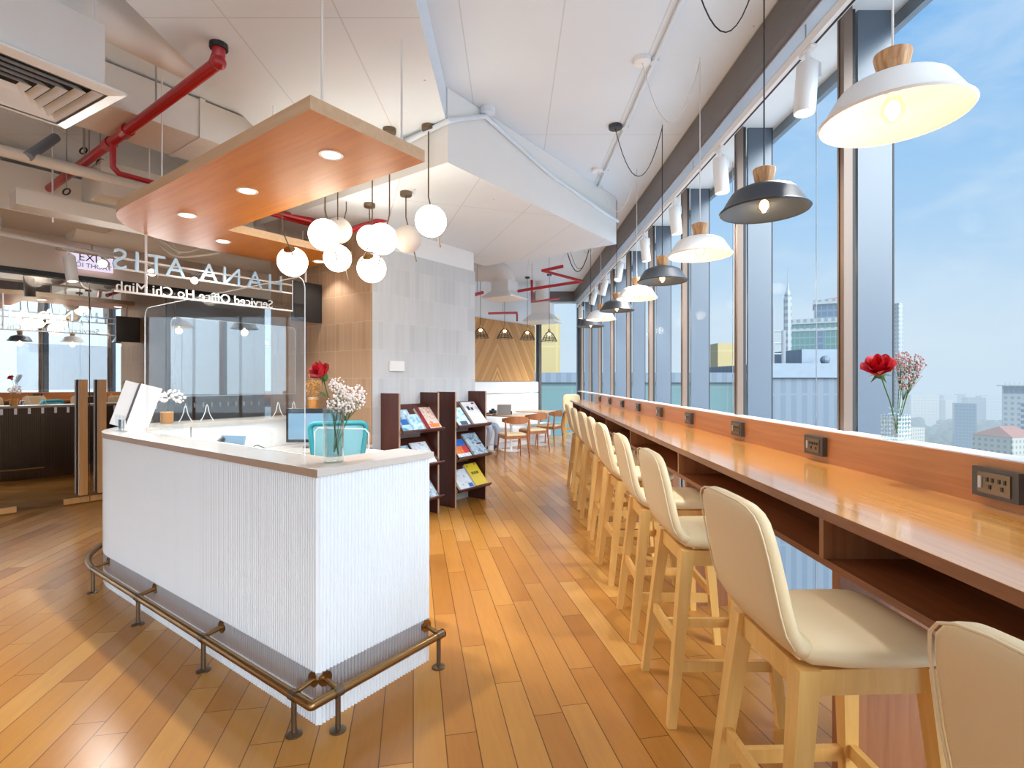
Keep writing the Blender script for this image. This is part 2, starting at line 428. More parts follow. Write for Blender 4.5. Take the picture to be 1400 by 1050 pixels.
# outer walls behind and beside the camera, and the wall behind the seating
b = MB(); b.box((-8.3,-4.6,3.45), (XG+0.1,-4.45,ZC)); b.box((-8.3,-4.6,0), (-6.9,-4.45,3.45))
o = b.build('wall_back', M['white_wall']); struct(o, 'white wall with a long window added behind the camera for fill light')
for i in range(6):  # glazing added behind the camera to light the long face of the desk
    w = MB().box((-6.9+i*1.45,-4.53,0), (-5.45+i*1.45,-4.518,3.45)).build('window_%d' % (41+i), M['glass']); struct(w, 'unseen window pane added behind the camera to let in fill daylight')
    MB().box((-5.475+i*1.45,-4.57,0), (-5.435+i*1.45,-4.47,3.45)).build('window_frame', M['mullion'], w)
o = MB().box((-8.35,-4.6,0), (-8.2,2.2,ZC)).build('wall_left', M['white_wall']); struct(o, 'white wall left of the camera')
def wallseg(name, a, b_, z0, z1, th, mat, label):
    a = Vector(a); b_ = Vector(b_); d = (b_-a).normalized(); n = Vector((-d.y, d.x))*th
    o = MB().prism([(a.x,a.y),(b_.x,b_.y),(b_.x+n.x,b_.y+n.y),(a.x+n.x,a.y+n.y)], z0, z1).build(name, mat); return struct(o, label)
W0 = Vector((-0.80, 11.49)); W1 = Vector((0.547, 13.30))
wv = (W1-W0).normalized(); wn = Vector((wv.y, -wv.x))       # wn points into the room
WA = W0-wv*1.9
wallseg('wall_seating', WA, W1, 0, ZC, 0.15, M['white_wall'], 'white wall behind the banquette')
wallseg('wall_rear', (gw(3.6).x, gw(3.6).y), WA, 0, ZC, 0.15, M['white_wall'], 'white wall behind the pillar')

# ------------------------------------------------------------------ glass partition with double door
ZH = 2.675
bh = MB().prism([(gw(-5.5,0,-0.08).x,gw(-5.5,0,-0.08).y),(gw(3.6,0,-0.08).x,gw(3.6,0,-0.08).y),(gw(3.6,0,0.06).x,gw(3.6,0,0.06).y),(gw(-5.5,0,0.06).x,gw(-5.5,0,0.06).y)], ZH+0.05, ZC)
o = bh.build('wall_partition', M['plaster']); struct(o, 'beige plaster bulkhead above the glass partition')
o = MB().prism([(gw(-5.5,0,-0.05).x,gw(-5.5,0,-0.05).y),(gw(3.6,0,-0.05).x,gw(3.6,0,-0.05).y),(gw(3.6,0,0.075).x,gw(3.6,0,0.075).y),(gw(-5.5,0,0.075).x,gw(-5.5,0,0.075).y)], ZH, ZH+0.055).build('trim_1', M['plastic_black']); struct(o, 'black header rail of the glass partition')
def pane(name, t0, t1, z0, z1, mat, parent=None):
    p = [gw(t0,0,-0.006), gw(t1,0,-0.006), gw(t1,0,0.006), gw(t0,0,0.006)]
    return MB().prism([(q.x,q.y) for q in p], z0, z1).build(name, mat, parent)
gp = [(-5.5,-3.4),(-3.39,-1.07),(0.78,2.15),(2.16,3.6)]
for i, (a, b_) in enumerate(gp):
    o = pane('window_%d' % (i+31), a, b_, 0.0, ZH, M['partition_glass']); struct(o, 'fixed glass pane of the reflective partition')
HM = frameM(gw(0), Vector((V.x,V.y,0)), Vector((U.x,U.y,0)), Vector((0,0,1)))   # local: x along the glass, y away from the room
for i, (a, b_, hx, hy) in enumerate(((-1.06,-0.165,-0.28,-0.205),(-0.155,0.77,-0.095,-0.02))):
    d = pane('door_%d' % (i+1), a, b_, 0.012, ZH-0.004, M['partition_glass']); struct(d, 'frameless glass door leaf')
    h = MB().rbox((hx,-0.105,0.11), (hx+0.078,-0.035,1.49), 0.004, HM).build('door_handle', M['oak_v'], d); h['label'] = 'tall square oak pull handle'
    q = MB()
    for z in (0.25, 1.3): q.tube([HM@Vector((hx+0.04,-0.04,z)), HM@Vector((hx+0.04,0.0,z))], 0.012)
    q.build('handle_post', M['brass_dark'], d)
    for (s0, s1) in ((a, a+0.24), (b_-0.24, b_)):
        q = MB().box((s0,-0.022,0.012), (s1,0.022,0.075), HM).build('patch_fitting', M['oak_v'], d); q['label'] = 'timber-faced bottom fitting'
# rows of small frosted squares on the glass
k = 0
for (a, b_) in ((-1.0,0.7),(0.85,2.1),(2.2,2.9)):
    n = int((b_-a)/0.115)
    for j in range(n):
        x = a+0.06+j*0.115
        if abs(x+0.16) < 0.16: continue
        q = MB().box((x-0.012,-0.010,1.10), (x+0.012,-0.0075,1.165), HM).build('frosted_sticker', M['squares'])
        tag(q, 'small frosted square in the row of markers across the glass partition', 'sticker', 'frosted squares on the glass partition'); k += 1
# the lobby beyond the glass
def lob(a, b_, z0, z1): return MB().box((a[0],a[1],z0), (b_[0],b_[1],z1), HM)
o = lob((-7,0.06), (4.5,4.2), -0.12, -0.001).build('floor_lobby', M['lobby_floor']); struct(o, 'grey marble lobby floor')
o = lob((-7,3.6), (4.5,3.75), 0, 3.1).build('wall_lobby', M['lobby_stone']); struct(o, 'dark brown stone lobby wall')
o = lob((-7,0.08), (4.5,3.75), 2.95, 3.1).build('ceiling_lobby', M['plaster']); struct(o, 'plaster lobby ceiling')
o = lob((4.4,0.06), (4.5,3.7), 0, 3.0).build('wall_lobby_right', M['lobby_stone']); struct(o, 'dark stone end wall of the lobby')
o = lob((-7.1,0.06), (-7,3.7), 0, 3.0).build('wall_lobby_left', M['lobby_stone']); struct(o, 'dark stone end wall of the lobby')
for i, x in enumerate((-0.95, 0.25)):
    q = lob((x,1.5), (x+0.75,1.75), 2.90, 2.949).build('lobby_light_panel', M['paper'])
    tag(q, 'white flat ceiling panel seen through the glass above the door, ' + ('nearer the left edge' if i == 0 else 'nearer the hanging sign'), 'panel', 'lobby ceiling panels')

# ------------------------------------------------------------------ window wall
Y0, YS = 2.80, 1.31
YF = 13.40
for k in range(-5, 9):
    y0 = Y0+YS*k; y1 = min(y0+YS, YF)
    w = MB().box((XG-0.006,y0+0.03,0.0), (XG+0.006,y1-0.025,3.47)).build('window_%d' % (k+6), M['glass']); struct(w, 'full height window pane')
    q = MB(); q.box((XG-0.05,y0-0.028,-0.02), (XG-0.005,y0+0.004,3.5)); q.box((XG-0.05,y0+0.016,-0.02), (XG+0.03,y0+0.03,3.5))
    q.build('window_frame', M['mullion'], w)
    MB().box((XG-0.02,y0+0.003,-0.02), (XG+0.03,y0+0.017,3.5)).build('gasket', M['gasket'], w)
    q = MB().box((XG+0.05,y0+0.012,-1.5), (XG+0.235,y0+0.036,3.9)).build('fin', M['fin'], w); q['label'] = 'pale blue outside fin'
    MB().box((XG+0.235,y0+0.010,-1.5), (XG+0.243,y0+0.038,3.9)).build('fin_edge', M['gasket'], w)
    if k >= 0: MB().tube([(XG+0.2,y0+YS*0.5,-1.5), (XG+0.2,y0+YS*0.5,3.9)], 0.003, 6).build('guide_wire', M['steel'], w)
o = MB()
for j in range(9): o.box((XG+0.27,-4.4,3.385+j*0.09), (XG+0.31,YF+0.6,3.46+j*0.09))
o = o.build('trim_2', M['spandrel']); struct(o, 'grey louvred band outside the top of the windows')
o = MB().box((XG-0.13,-4.4,1.195), (XG-0.01,YF,1.213)).build('window_sill', M['white_metal']); struct(o, 'narrow white window sill')
o = MB().box((XG-0.01,-4.4,3.46), (XG+0.3,YF,ZC+0.1)).build('trim_3', M['white_wall']); struct(o, 'white lintel over the windows')
# far windows
fx = [0.60, 0.743, 1.745]
for i, (a, b_) in enumerate(((0.56,0.74),(0.745,1.79))):
    w = MB().box((a,YF-0.006,0), (b_,YF+0.006,3.47)).build('window_%d' % (21+i), M['glass']); struct(w, 'far window pane at the end of the room')
    MB().box((b_-0.05,YF-0.07,0), (b_+0.01,YF+0.05,3.5)).build('window_frame', M['bronze_box'], w)
    MB().box((b_-0.12,YF+0.06,-1), (b_-0.05,YF+0.25,3.9)).build('fin', M['fin'], w)
o = MB().box((0.4,YF-0.02,3.46), (XG+0.3,YF+0.2,ZC+0.1)).build('wall_far', M['white_wall']); struct(o, 'white lintel over the far windows')
# blind box along the slab edge
b = MB(); b.box((1.555,-4.4,3.452), (1.60,YF-0.14,ZC-0.001)); b.box((0.58,YF-0.28,3.452), (1.56,YF-0.24,ZC-0.001))
o = b.build('trim_4', M['bronze_box']); struct(o, 'dark taupe fascia of the blind recess')
b = MB(); b.box((1.60,-4.4,3.44), (1.70,YF-0.14,3.47)); b.tube([(1.70,-4.4,3.475),(1.70,YF-0.1,3.475)], 0.045, 10); b.box((0.6,YF-0.24,3.44), (1.6,YF-0.1,3.5))
o = b.build('trim_5', M['silver']); struct(o, 'silver roller blind casing above the windows')

# ------------------------------------------------------------------ lighting track with spotlights along the windows
tr = thing('light_track', 'long cream lighting track above the windows carrying white spotlights', 'track', (1.62,4.5,3.31))
MB().box((-0.022,-8.4,-0.018), (0.022,8.7,0.03)).build('rail', M['white_metal'], tr)
MB().box((0.004,-8.4,-0.0205), (0.016,8.7,-0.018)).build('conductor_slot', M['plastic_black'], tr)
for y in (-6,-3.4,-1.6,0.2,2.4,4.8,7.0): MB().tube([(0,y,0.03),(0,y,0.387)], 0.004, 6).build('hanger', M['steel'], tr)
def spotlight(root, T, L=0.27, r=0.055):
    MB().rbox((-0.018,-0.06,-0.02), (0.018,0.06,0.0), 0.006).build('adapter', M['white_metal'], root)
    MB().tube([(0,0,-0.02),(0,0,-0.10)], 0.012).build('stem', M['white_metal'], root)
    MB().tube([(r+0.010,0,-0.15),(r+0.010,0,-0.075),(0.012,0,-0.045)], 0.008, 6).build('yoke', M['white_metal'], root)
    pr = [(0,0),(r*0.92,0),(r,-0.008),(r,-L+0.004),(r*0.96,-L),(r*0.86,-L),(r*0.80,-L+0.03),(0,-L+0.035)]
    MB().lathe(pr[::-1], (0,0,-0.08), 24, T).build('barrel', M['white_metal'], root, smooth=40)
    MB().lathe([(0,-L+0.026),(r*0.74,-L+0.026)], (0,0,-0.08), 20, T).build('lens', M['led_track'], root)
spots = [(2.88,0,4),(4.10,0,-4),(5.25,2,-6),(6.45,0,-6),(7.85,-18,12),(9.05,22,10),(10.2,10,14),(12.4,0,0)]
names = ['nearest white track spotlight, left of the big white pendant', 'second white track spotlight, above the nearer charcoal pendant', 'third white track spotlight counted from the camera along the window rail',
  'fourth white track spotlight counted from the camera along the window rail', 'fifth white track spotlight, tilted steeply towards the room', 'sixth white track spotlight, tilted towards the windows', 'seventh white track spotlight, seen beside the farthest pendants', 'farthest white track spotlight near the end windows']
spot_lights = []
for (y, tx, ty), nm in zip(spots, names):
    r = thing('track_spotlight', nm, 'spotlight', (1.62,y,3.29), 0, 'spotlights on the window track')
    T = Matrix.Translation((0,0,-0.07)) @ Matrix.Rotation(math.radians(tx),4,'X') @ Matrix.Rotation(math.radians(ty),4,'Y') @ Matrix.Translation((0,0,0.07))
    spotlight(r, T); spot_lights.append((r, T))
# ================================================================== RECEPTION
KL = (K.x, K.y, 0)
def desk_path(off=0.0, n_arc=24, x_end=2.19):
    R = 0.9+off; P = [(0.66,-off),(-off,-off),(-off,2.5)]
    for i in range(1, n_arc+1):
        a = PI-(PI/2)*i/n_arc; P.append((0.9+R*math.cos(a), 2.5+R*math.sin(a)))
    P.append((x_end, 3.4+off)); return P
def resample(P, step):
    P = [Vector(p) for p in P]; out = []
    for a, b in zip(P, P[1:]):
        n = max(1, round((b-a).length/step))
        for i in range(n): out.append((a+(b-a)*i/n, (b-a).normalized()))
    out.append((P[-1], (P[-1]-P[-2]).normalized())); return out
def flutes(off, amp, pitch):
    P = desk_path(off, 60); S = resample(P, pitch); pts = []
    for i in range(len(S)-1):
        a, t = S[i]; b = S[i+1][0]; n = Vector((-t.y, t.x)) if False else Vector((t.y, -t.x))
        # outward normal: right of the travel direction is away from the desk
        n = Vector((-t.y, t.x)) if (a+Vector((-t.y, t.x))*0.1-Vector((0.5,1.5))).length > (a-Vector((-t.y, t.x))*0.1-Vector((0.5,1.5))).length else Vector((t.y, -t.x))
        for k in range(6):
            f = k/6; pts.append((a+(b-a)*f)+n*amp*(math.sin(PI*f)**0.7 if 0 < f < 1 else 0))
    pts.append(S[-1][0]); return pts
def strip(pts, z0, z1):
    n = len(pts); vs = [(p.x,p.y,z0) for p in pts]+[(p.x,p.y,z1) for p in pts]
    return MB().add(vs, [(i,i+1,n+i+1,n+i) for i in range(n-1)])
desk = thing('reception_desk', 'white fluted reception desk with stone counter and rounded far corner', 'desk', KL, RZ)
fl = flutes(0.0, 0.0100, 0.0185); fg = flutes(-0.003, 0.0095, 0.0185)
cut = next(i for i,p in enumerate(fl) if p.y > 2.5 and p.x > 0.42)
strip(fl[:cut+1], 0.226, 1.066).build('fluted_front', M['flute'], desk, smooth=50)
strip(fl[cut:], 0.0, 1.066).build('rear_cladding', M['lobby_stone'], desk, smooth=50)['label'] = 'dark cladding on the rear arm facing the glass doors'
fg = fg[:cut+1]
strip(fg, 0.108, 0.226).build('grey_band', M['flute_grey'], desk, smooth=50)['label'] = 'grey fluted band between the white front and the plinth'  # greyer strip of flutes between the white front and the plinth
strip(fg, 0.0, 0.108).build('plinth', M['flute'], desk, smooth=50)
def ring_inner():
    I = [(2.20,3.0),(0.73,3.0)]
    for i in range(1, 11):
        a = PI/2+(PI/2)*i/10; I.append((0.73+0.5*math.cos(a), 2.5+0.5*math.sin(a)))
    return I+[(0.23,0.24),(0.68,0.24)]
outer = desk_path(0.016, 24, 2.20); outer[0] = (0.68,-0.016)
poly = [(x,y) for x,y in outer]+ring_inner()
MB().prism(poly[::-1], 1.068, 1.10).build('counter_top', M['stone_top'], desk)
ed = [Vector(p) for p in outer[1:]]
e = MB(); q = desk_path(0.0175, 24, 2.20)[1:]
strip([Vector(p) for p in q], 1.0655, 1.0985).build('counter_edge', M['lip'], desk)['label'] = 'counter edge along the long face, toned taupe for shade and floor bounce'  # shade and orange floor bounce put into the colour of this edge
# body of the desk behind the flutes, open on the working side
b = MB(); b.box((0.012,0.012,0), (0.22,2.5,1.068)); b.box((0.012,0.012,0), (0.655,0.23,1.068)); b.box((0.75,3.02,0), (2.19,3.385,1.068))
arc = [(0.9+0.88*math.cos(PI-(PI/2)*i/12), 2.5+0.88*math.sin(PI-(PI/2)*i/12)) for i in range(13)]
arci = [(0.73+0.51*math.cos(PI-(PI/2)*i/12), 2.5+0.51*math.sin(PI-(PI/2)*i/12)) for i in range(13)]
b.prism((arc+arci[::-1])[::-1], 0, 1.068)
b.build('carcass', M['white_wall'], desk)
wt = [(0.221,0.30),(0.85,0.30),(0.85,2.35),(2.2,2.35),(2.2,3.0),(0.75,3.0),(0.40,2.88),(0.25,2.6)]
MB().prism(wt, 0.79, 0.82).build('work_surface', M['stone_top'], desk)
b = MB(); b.box((0.26,0.34,0), (0.80,0.80,0.79)); b.box((1.7,2.40,0), (2.15,2.95,0.79)); b.build('drawer_pedestal', M['white_wall'], desk)

# ---- brass foot rail around the desk
fr = thing('foot_rail', 'antique brass foot rail on posts around the foot of the reception desk', 'foot rail', KL, RZ)
rp = [(0.665,-0.095,0.165)]
S = [(0.40,-0.095),(0.0,-0.095)]
for x,y in S: rp.append((x,y,0.165))
for i in range(7):
    a = -PI/2-(PI/2)*i/6; rp.append((-0.087+0.008*math.cos(a), -0.087+0.008*math.sin(a), 0.165))
for y in (0.4,0.9,1.5,2.0,2.5): rp.append((-0.095,y,0.165))
for i in range(1, 15):
    a = PI-(PI/2)*i/14; rp.append((0.9+0.995*math.cos(a), 2.5+0.995*math.sin(a), 0.165))
MB().tube(rp, 0.0195, 14).build('rail', M['brass'], fr, smooth=60)
MB().tube([(0.668,-0.095,0.165),(0.676,-0.095,0.165)], [0.0225,0.012], 14).build('end_cap', M['brass'], fr, smooth=40)
def foot_post(px, py, nx, ny):
    b = MB(); b.tube([(px,py,0.0),(px,py,0.150)], 0.0115, 10); b.lathe([(0,0),(0.034,0),(0.034,0.006),(0.018,0.012),(0.0,0.012)], (px,py,0), 18)
    b.lathe([(0.0225,-0.02),(0.0225,0.02)], (0,0,0), 14, frameM((px,py,0.165), Vector((0,0,1)), Vector((nx,ny,0)), Vector((-ny,nx,0))))
    b.build('post', M['brass_dark'], fr, smooth=45)
    w = Vector((nx,ny,0)); p = Vector((px,py,0.172)); e = p+w*0.094; e.z = 0.19
    b = MB(); b.tube([p, e], 0.0115, 10); b.tube([e-w*0.008, e], 0.032, 16); b.build('wall_bracket', M['brass'], fr, smooth=45)
for y in (0.03,0.85,1.71,2.52): foot_post(-0.095, y, 1, 0)
for x in (0.03,0.635): foot_post(x, -0.095, 0, 1)

# ---- timber canopy with downlights
can = thing('timber_canopy', 'honey oak hook-shaped canopy hanging over the reception desk', 'canopy', (K.x,K.y,2.75), RZ)
cp = [(0.10,0.215),(0.84,0.215),(0.84,2.57),(2.10,2.57),(2.10,3.40)]
for i in range(0, 15):
    a = PI/2+(PI/2)*i/14; cp.append((0.90+0.80*math.cos(a), 2.60+0.80*math.sin(a)))
n = len(cp); b = MB()
b.add([(x,y,0) for x,y in cp]+[(x,y,0.068) for x,y in cp], [tuple(range(n-1,-1,-1)), tuple(range(n,2*n))]); b.build('panel', M['oak'], can)
b = MB(); b.add([(x,y,0) for x,y in cp]+[(x,y,0.068) for x,y in cp], [(i,(i+1)%n,n+(i+1)%n,n+i) for i in range(n)]); b.build('fascia', M['oak_edge'], can)
dl = [(0.46,0.572),(0.468,1.512),(0.46,2.406),(0.99,2.966),(1.99,2.98)]
for x, y in dl:
    d = MB().lathe([(0.048,-0.002),(0.066,-0.004),(0.068,0.0)], (x,y,0), 28).build('downlight', M['white_metal'], can, smooth=40)
    MB().lathe([(0,-0.0025),(0.049,-0.0025)], (x,y,0), 28).build('lens', M['led'], d)
for x, y in ((0.22,0.30),(0.74,0.30),(0.25,2.3),(0.45,3.1),(1.2,3.25),(2.0,2.7),(2.0,3.3),(0.70,1.6)):
    w = uv(y, x); zc = ceil_z(w.x, w.y)-2.75
    MB().tube([(x,y,0.068),(x,y,zc)], 0.006, 8).build('suspension_rod', M['white_metal'], can)

# ---- globe pendants
def globe_pendant(px, py, d, side, label, mat='globe', front=False, rise=0.22):
    c = at(px, py, d); r = 0.117; zc = ceil_z(c.x, c.y)
    t = thing('globe_pendant', label, 'pendant lamp', (c.x, c.y, c.z), 0, 'opal globe pendants between canopy arms')
    sx = side
    fy = -1 if front else 1
    bend = Vector((-0.035*sx, 0.11*fy, rise)); top = Vector((-0.035*sx, 0.11*fy, zc-c.z)); end = Vector((0.055*sx, 0.122*fy, -0.165 if not front else 0.02))
    MB().tube([top, bend, end], 0.0055, 8).build('rod', M['brass_dark'], t, smooth=60)
    MB().lathe([(0,-0.035),(0.05,-0.035),(0.052,-0.03),(0.052,0.0),(0,0)], top, 20).build('ceiling_rose', M['brass_dark'], t, smooth=40)
    cup = bend.lerp(end, 0.50)
    nrm = cup.normalized(); a = nrm.orthogonal().normalized(); b2 = nrm.cross(a)
    MB().lathe([(0.0,-0.035),(0.035,-0.030),(0.046,-0.018),(0.046,-0.014),(0.02,0.004),(0,0.004)], (0,0,0), 18, frameM(nrm*0.128, a, b2, nrm)).build('cup', M['brass'], t, smooth=40)
    MB().ball((0,0,0), r, 32, 20).build('globe', M[mat], t, smooth=True)
    return t
G = [(400,358,4.25,1,'leftmost glowing opal globe on a bent brass rod','globe',True), (443.7,321,3.95,1,'upper left glowing globe in front of a dimmer one'),
 (463,315,4.75,-1,'dimmer globe half hidden behind the upper left glowing globe','globe_dim'), (461.5,353,4.55,1,'lower globe between the leftmost globe and the lowest one'),
 (521.6,327,4.0,-1,'large central glowing globe above the lowest globe'), (506,326,4.8,1,'globe mostly hidden behind the large central globe'),
 (557,327,4.5,1,'dim globe just left of the rightmost globe','globe_dim'), (589,302.6,3.95,1,'rightmost and highest glowing globe on a straight rod'), (508,367,4.35,-1,'lowest glowing globe with its brass cup showing','globe',True)]
for g in G: globe_pendant(*g)

# ---- hanging sign seen from behind
SG = Vector((-2.165, 5.988))
def sg(t, z, off=0): return Vector((SG.x+V.x*t-U.x*off, SG.y+V.y*t-U.y*off, z))
def t_of(px):
    k = (px-CX)/F; return (k*SG.y-SG.x)/(V.x-k*V.y)
sign = thing('hanging_sign', 'white metal frame sign with mirrored letters seen from behind, hanging below the canopy', 'sign', (SG.x,SG.y,0), RZ)
def slo(t, z, off=0): return Vector((t, -off, z))
def bar(t0, t1, z): return MB().tube([slo(t0,z), slo(t1,z)], 0.0095, 8)
TL = t_of(156)
for z, t1 in ((2.23,-0.002),(2.42,-0.14),(2.51,-0.002)): bar(TL, t1, z).build('frame_bar', M['white_metal'], sign)
for px, z0, z1 in ((199.5,2.23,2.76),(400.5,2.23,2.56),(418,2.23,2.76)): MB().tube([slo(t_of(px),z0), slo(t_of(px),z1)], 0.011, 8).build('frame_post', M['white_metal'], sign)
def text_mesh(name, txt, size, depth, mat, Mx, parent, align='CENTER'):
    cu = bpy.data.curves.new(name, 'FONT'); cu.body = txt; cu.size = size; cu.extrude = depth; cu.align_x = align; cu.resolution_u = 4
    o = bpy.data.objects.new(name+'_source', cu); C.objects.link(o)
    bpy.context.view_layer.update()
    me = bpy.data.meshes.new_from_object(o.evaluated_get(bpy.context.evaluated_depsgraph_get()))
    bpy.data.objects.remove(o); me.transform(Mx); me.materials.clear(); me.materials.append(mat); me.name = name
    m = bpy.data.objects.new(name, me); C.objects.link(m)
    if parent is not None: m.parent = parent
    return m
TM = lambda t, z, off=0: frameM((t,-off,z), Vector((-1,0,0)), Vector((0,0,1)), Vector((0,1,0)))
for ch, px in zip('HANAATIS', (376,348,316.3,285,239.5,213,187,163.6)):
    text_mesh('letter', ch, 0.25, 0.012, M['sign_blue'], TM(t_of(px), 2.415), sign)
text_mesh('lettering', 'Serviced Office Ho Chi Minh', 0.118, 0.006, M['sign_white'], TM(t_of(373), 2.236), sign, 'LEFT')
bp = MB().box((-0.36,-0.03,2.13), (-0.02,0.03,2.56)).build('black_box', M['plastic_black'], None, (SG.x,SG.y,0), RZ)
bp.name = 'sign_backplate'; tag(bp, 'glossy black box on the taupe tiling at the right end of the hanging sign', 'box')  # black backing plate at the right end of the sign

# ---- exit sign and left lighting track
XM = gw(-0.17, 2.905, 0.13); XA = frameM(XM, Vector((V.x,V.y,0)), Vector((0,0,1)), Vector((-U.x,-U.y,0)))
M['exit_face'] = emit('exit_sign_face', (222,212,238), 0.6)
ex = MB().box((-0.21,-0.105,-0.012), (0.21,0.105,0.012), XA).build('exit_sign', M['exit_face'])
tag(ex, 'pale lilac exit sign with dark green letters above the glass door', 'exit sign')
M['exit_text'] = plain('dark_green_letters', (30,70,62), 0.5)
text_mesh('lettering', 'EXIT', 0.13, 0.001, M['exit_text'], XA @ Matrix.Translation((0,-0.005,0.0125)), ex)
text_mesh('lettering', 'L\u1ed0I THO\u00c1T', 0.075, 0.001, M['exit_text'], XA @ Matrix.Translation((0,-0.082,0.0125)), ex)
MB().tube([XA@Vector((0,0.105,0)), XA@Vector((0,0.78,0))], 0.006, 6).build('hanger', M['steel'], ex)
a0 = atz(-60,307,2.9); a1 = atz(300,379,2.9); dv = (a1-a0); L_ = dv.length; dv.normalize()
lt = thing('light_track', 'white lighting track hanging above the glass doors at left', 'track', a0)
MB().tube([Vector((0,0,0)), dv*L_], 0.022, 4).build('rail', M['white_metal'], lt)
for f in (0.12,0.5,0.9): MB().tube([dv*L_*f, dv*L_*f+Vector((0,0,0.79))], 0.004, 6).build('hanger', M['steel'], lt)
def on_track(px):
    f = 0.0
    lo, hi = 0.0, 1.0
    for _ in range(40):
        m = (lo+hi)/2; p = a0+dv*L_*m
        if CX+F*p.x/p.y < px: lo = m
        else: hi = m
    return a0+dv*L_*lo
for px, lab, tx, ty in ((93,'white track spotlight pointing down beside the exit sign',3,-8),(142,'lit white spotlight glaring beside the exit sign',58,42),(209,'lit white spotlight glaring behind the hanging sign letters',58,40),(267,'lit white spotlight farthest right on the left track',58,38)):
    p = on_track(px)
    r = thing('track_spotlight', lab, 'spotlight', p-Vector((0,0,0.022)), 0, 'spotlights on the left track')
    if px == 93: spotlight(r, Matrix.Rotation(math.radians(ty),4,'Y'))
    else:
        # barrel aimed at the room: tilt about the mount
        tgt = Vector((-0.2,-0.6,1.2))-p; tgt.normalize(); q = Vector((0,0,-1)).rotation_difference(tgt).to_matrix().to_4x4()
        T = Matrix.Translation((0,0,-0.08)) @ q @ Matrix.Translation((0,0,0.08))
        spotlight(r, T, 0.17, 0.05)
    spot_lights.append((r, None))

# ---- acrylic screens
def screen(name, label, o, x, w0, w1, z0, z1, r, along, mat, er=0.0028):
    t = thing(name, label, 'screen', o, RZ)
    P = []
    for cx, cz, a0_ in ((w1-r,z1-r,0),(w0+r,z1-r,90)):
        for i in range(9):
            a = math.radians(a0_+90*i/8); P.append((cx+r*math.cos(a), cz+r*math.sin(a)))
    P += [(w0,z0),(w1,z0)]
    Mx = frameM((x,0,0), Vector((0,1,0)), Vector((0,0,1)), Vector((1,0,0))) if along == 'u' else frameM((0,x,0), Vector((1,0,0)), Vector((0,0,1)), Vector((0,-1,0)))
    MB().prism(P, -0.003, 0.003, Mx).build('sheet', mat, t)
    MB().tube([Mx@Vector((a,b,0)) for a,b in P], er, 6, closed=True).build('polished_edge', M['acrylic_edge'], t)
    return t
sc = screen('acrylic_screen', 'clear acrylic protective screen with rounded top corners standing on the front counter', KL, 0.20, 0.417, 2.466, 1.102, 2.01, 0.07, 'u', M['acrylic'])
for y in (0.85,2.0): MB().box((0.13,y-0.004,1.1005), (0.27,y+0.004,1.19)).build('foot', M['acrylic'], sc)
s2 = screen('acrylic_screen', 'glossy acrylic sheet mirroring the bright windows above the rear counter', KL, 3.2, 0.653, 1.85, 1.335, 2.045, 0.05, 'v', M['acrylic_mirror'], 0.0012)
def bell(y, x):
    P = []
    for k in range(13):
        f = k/6-1; a = abs(f); P.append((math.copysign(0.012*min(1,a*4)+0.045*max(0,a-0.25)**2.2*1.9, f), 0.15*(1-a**1.25)))
    b = MB().tube([(x+a, y, 1.103+z) for a, z in P], 0.003, 6); return b
for x in (0.77,0.955,1.655,1.83): bell(3.2, x).build('foot', M['acrylic_edge'], s2)
s3 = thing('acrylic_screen', 'small clear acrylic screen with rounded corner in front of the monitor', 'screen', KL, RZ)
Pq = [(0,0),(0.46,0),(0.46,0.27),(0.43,0.30),(0.03,0.30),(0,0.27)]
Mq = frameM((1.0,1.55,0.822), Vector((0.35,-0.94,0)).normalized(), Vector((0,0,1)), Vector((0.94,0.35,0)).normalized())
MB().prism(Pq, -0.003, 0.003, Mq).build('sheet', M['acrylic'], s3); MB().tube([Mq@Vector((a,b,0)) for a,b in Pq], 0.004, 6, closed=True).build('polished_edge', M['acrylic_edge'], s3)

# ---- things on and behind the desk
def loc(u_, v_, z): return uv(u_, v_, z)
es = thing('leaflet_stand', 'white slanted leaflet stand at the left end of the stone counter', 'leaflet stand', loc(2.93,0.24,1.10), RZ-0.35)
T = Matrix.Rotation(math.radians(17),4,'Y')
b = MB().box((-0.135,-0.004,0), (-0.035,0.004,0.36), T @ Matrix.Rotation(math.radians(-24),4,'Z')); b.build('left_leaf', M['paper'], es)
b = MB().box((-0.034,-0.004,0.002), (-0.020,0.004,0.355), T); b.build('gap_shade', M['socket'], es)  # dark strip drawn in for the shaded gap between the leaves
b = MB().box((-0.018,-0.006,0.003), (0.13,0.002,0.365), T); b.build('right_leaf', M['paper'], es)
b = MB().box((-0.02,-0.01,0.0), (0.14,0.06,0.012)); b.build('foot', M['acrylic_edge'], es)
for i, (u_, v_) in enumerate(((2.74,0.13),(2.62,0.12))):
    g = thing('card_holder', 'clear acrylic card holder by the leaflet stand, ' + ('the one nearer the stand' if i == 0 else 'the one nearer the front screen'), 'card holder', loc(u_,v_,1.10), RZ+PI/2, 'clear card holders on the counter')
    MB().box((-0.05,-0.03,0), (0.05,0.03,0.005)).build('base', M['acrylic'], g)
    MB().box((-0.05,0.012,0.005), (0.05,0.016,0.12)).build('back_sheet', M['acrylic'], g)
    MB().box((-0.035,0.002,0.006), (0.0,0.010,0.085)).build('card', M['plastic_black' if i == 0 else 'paper'], g)

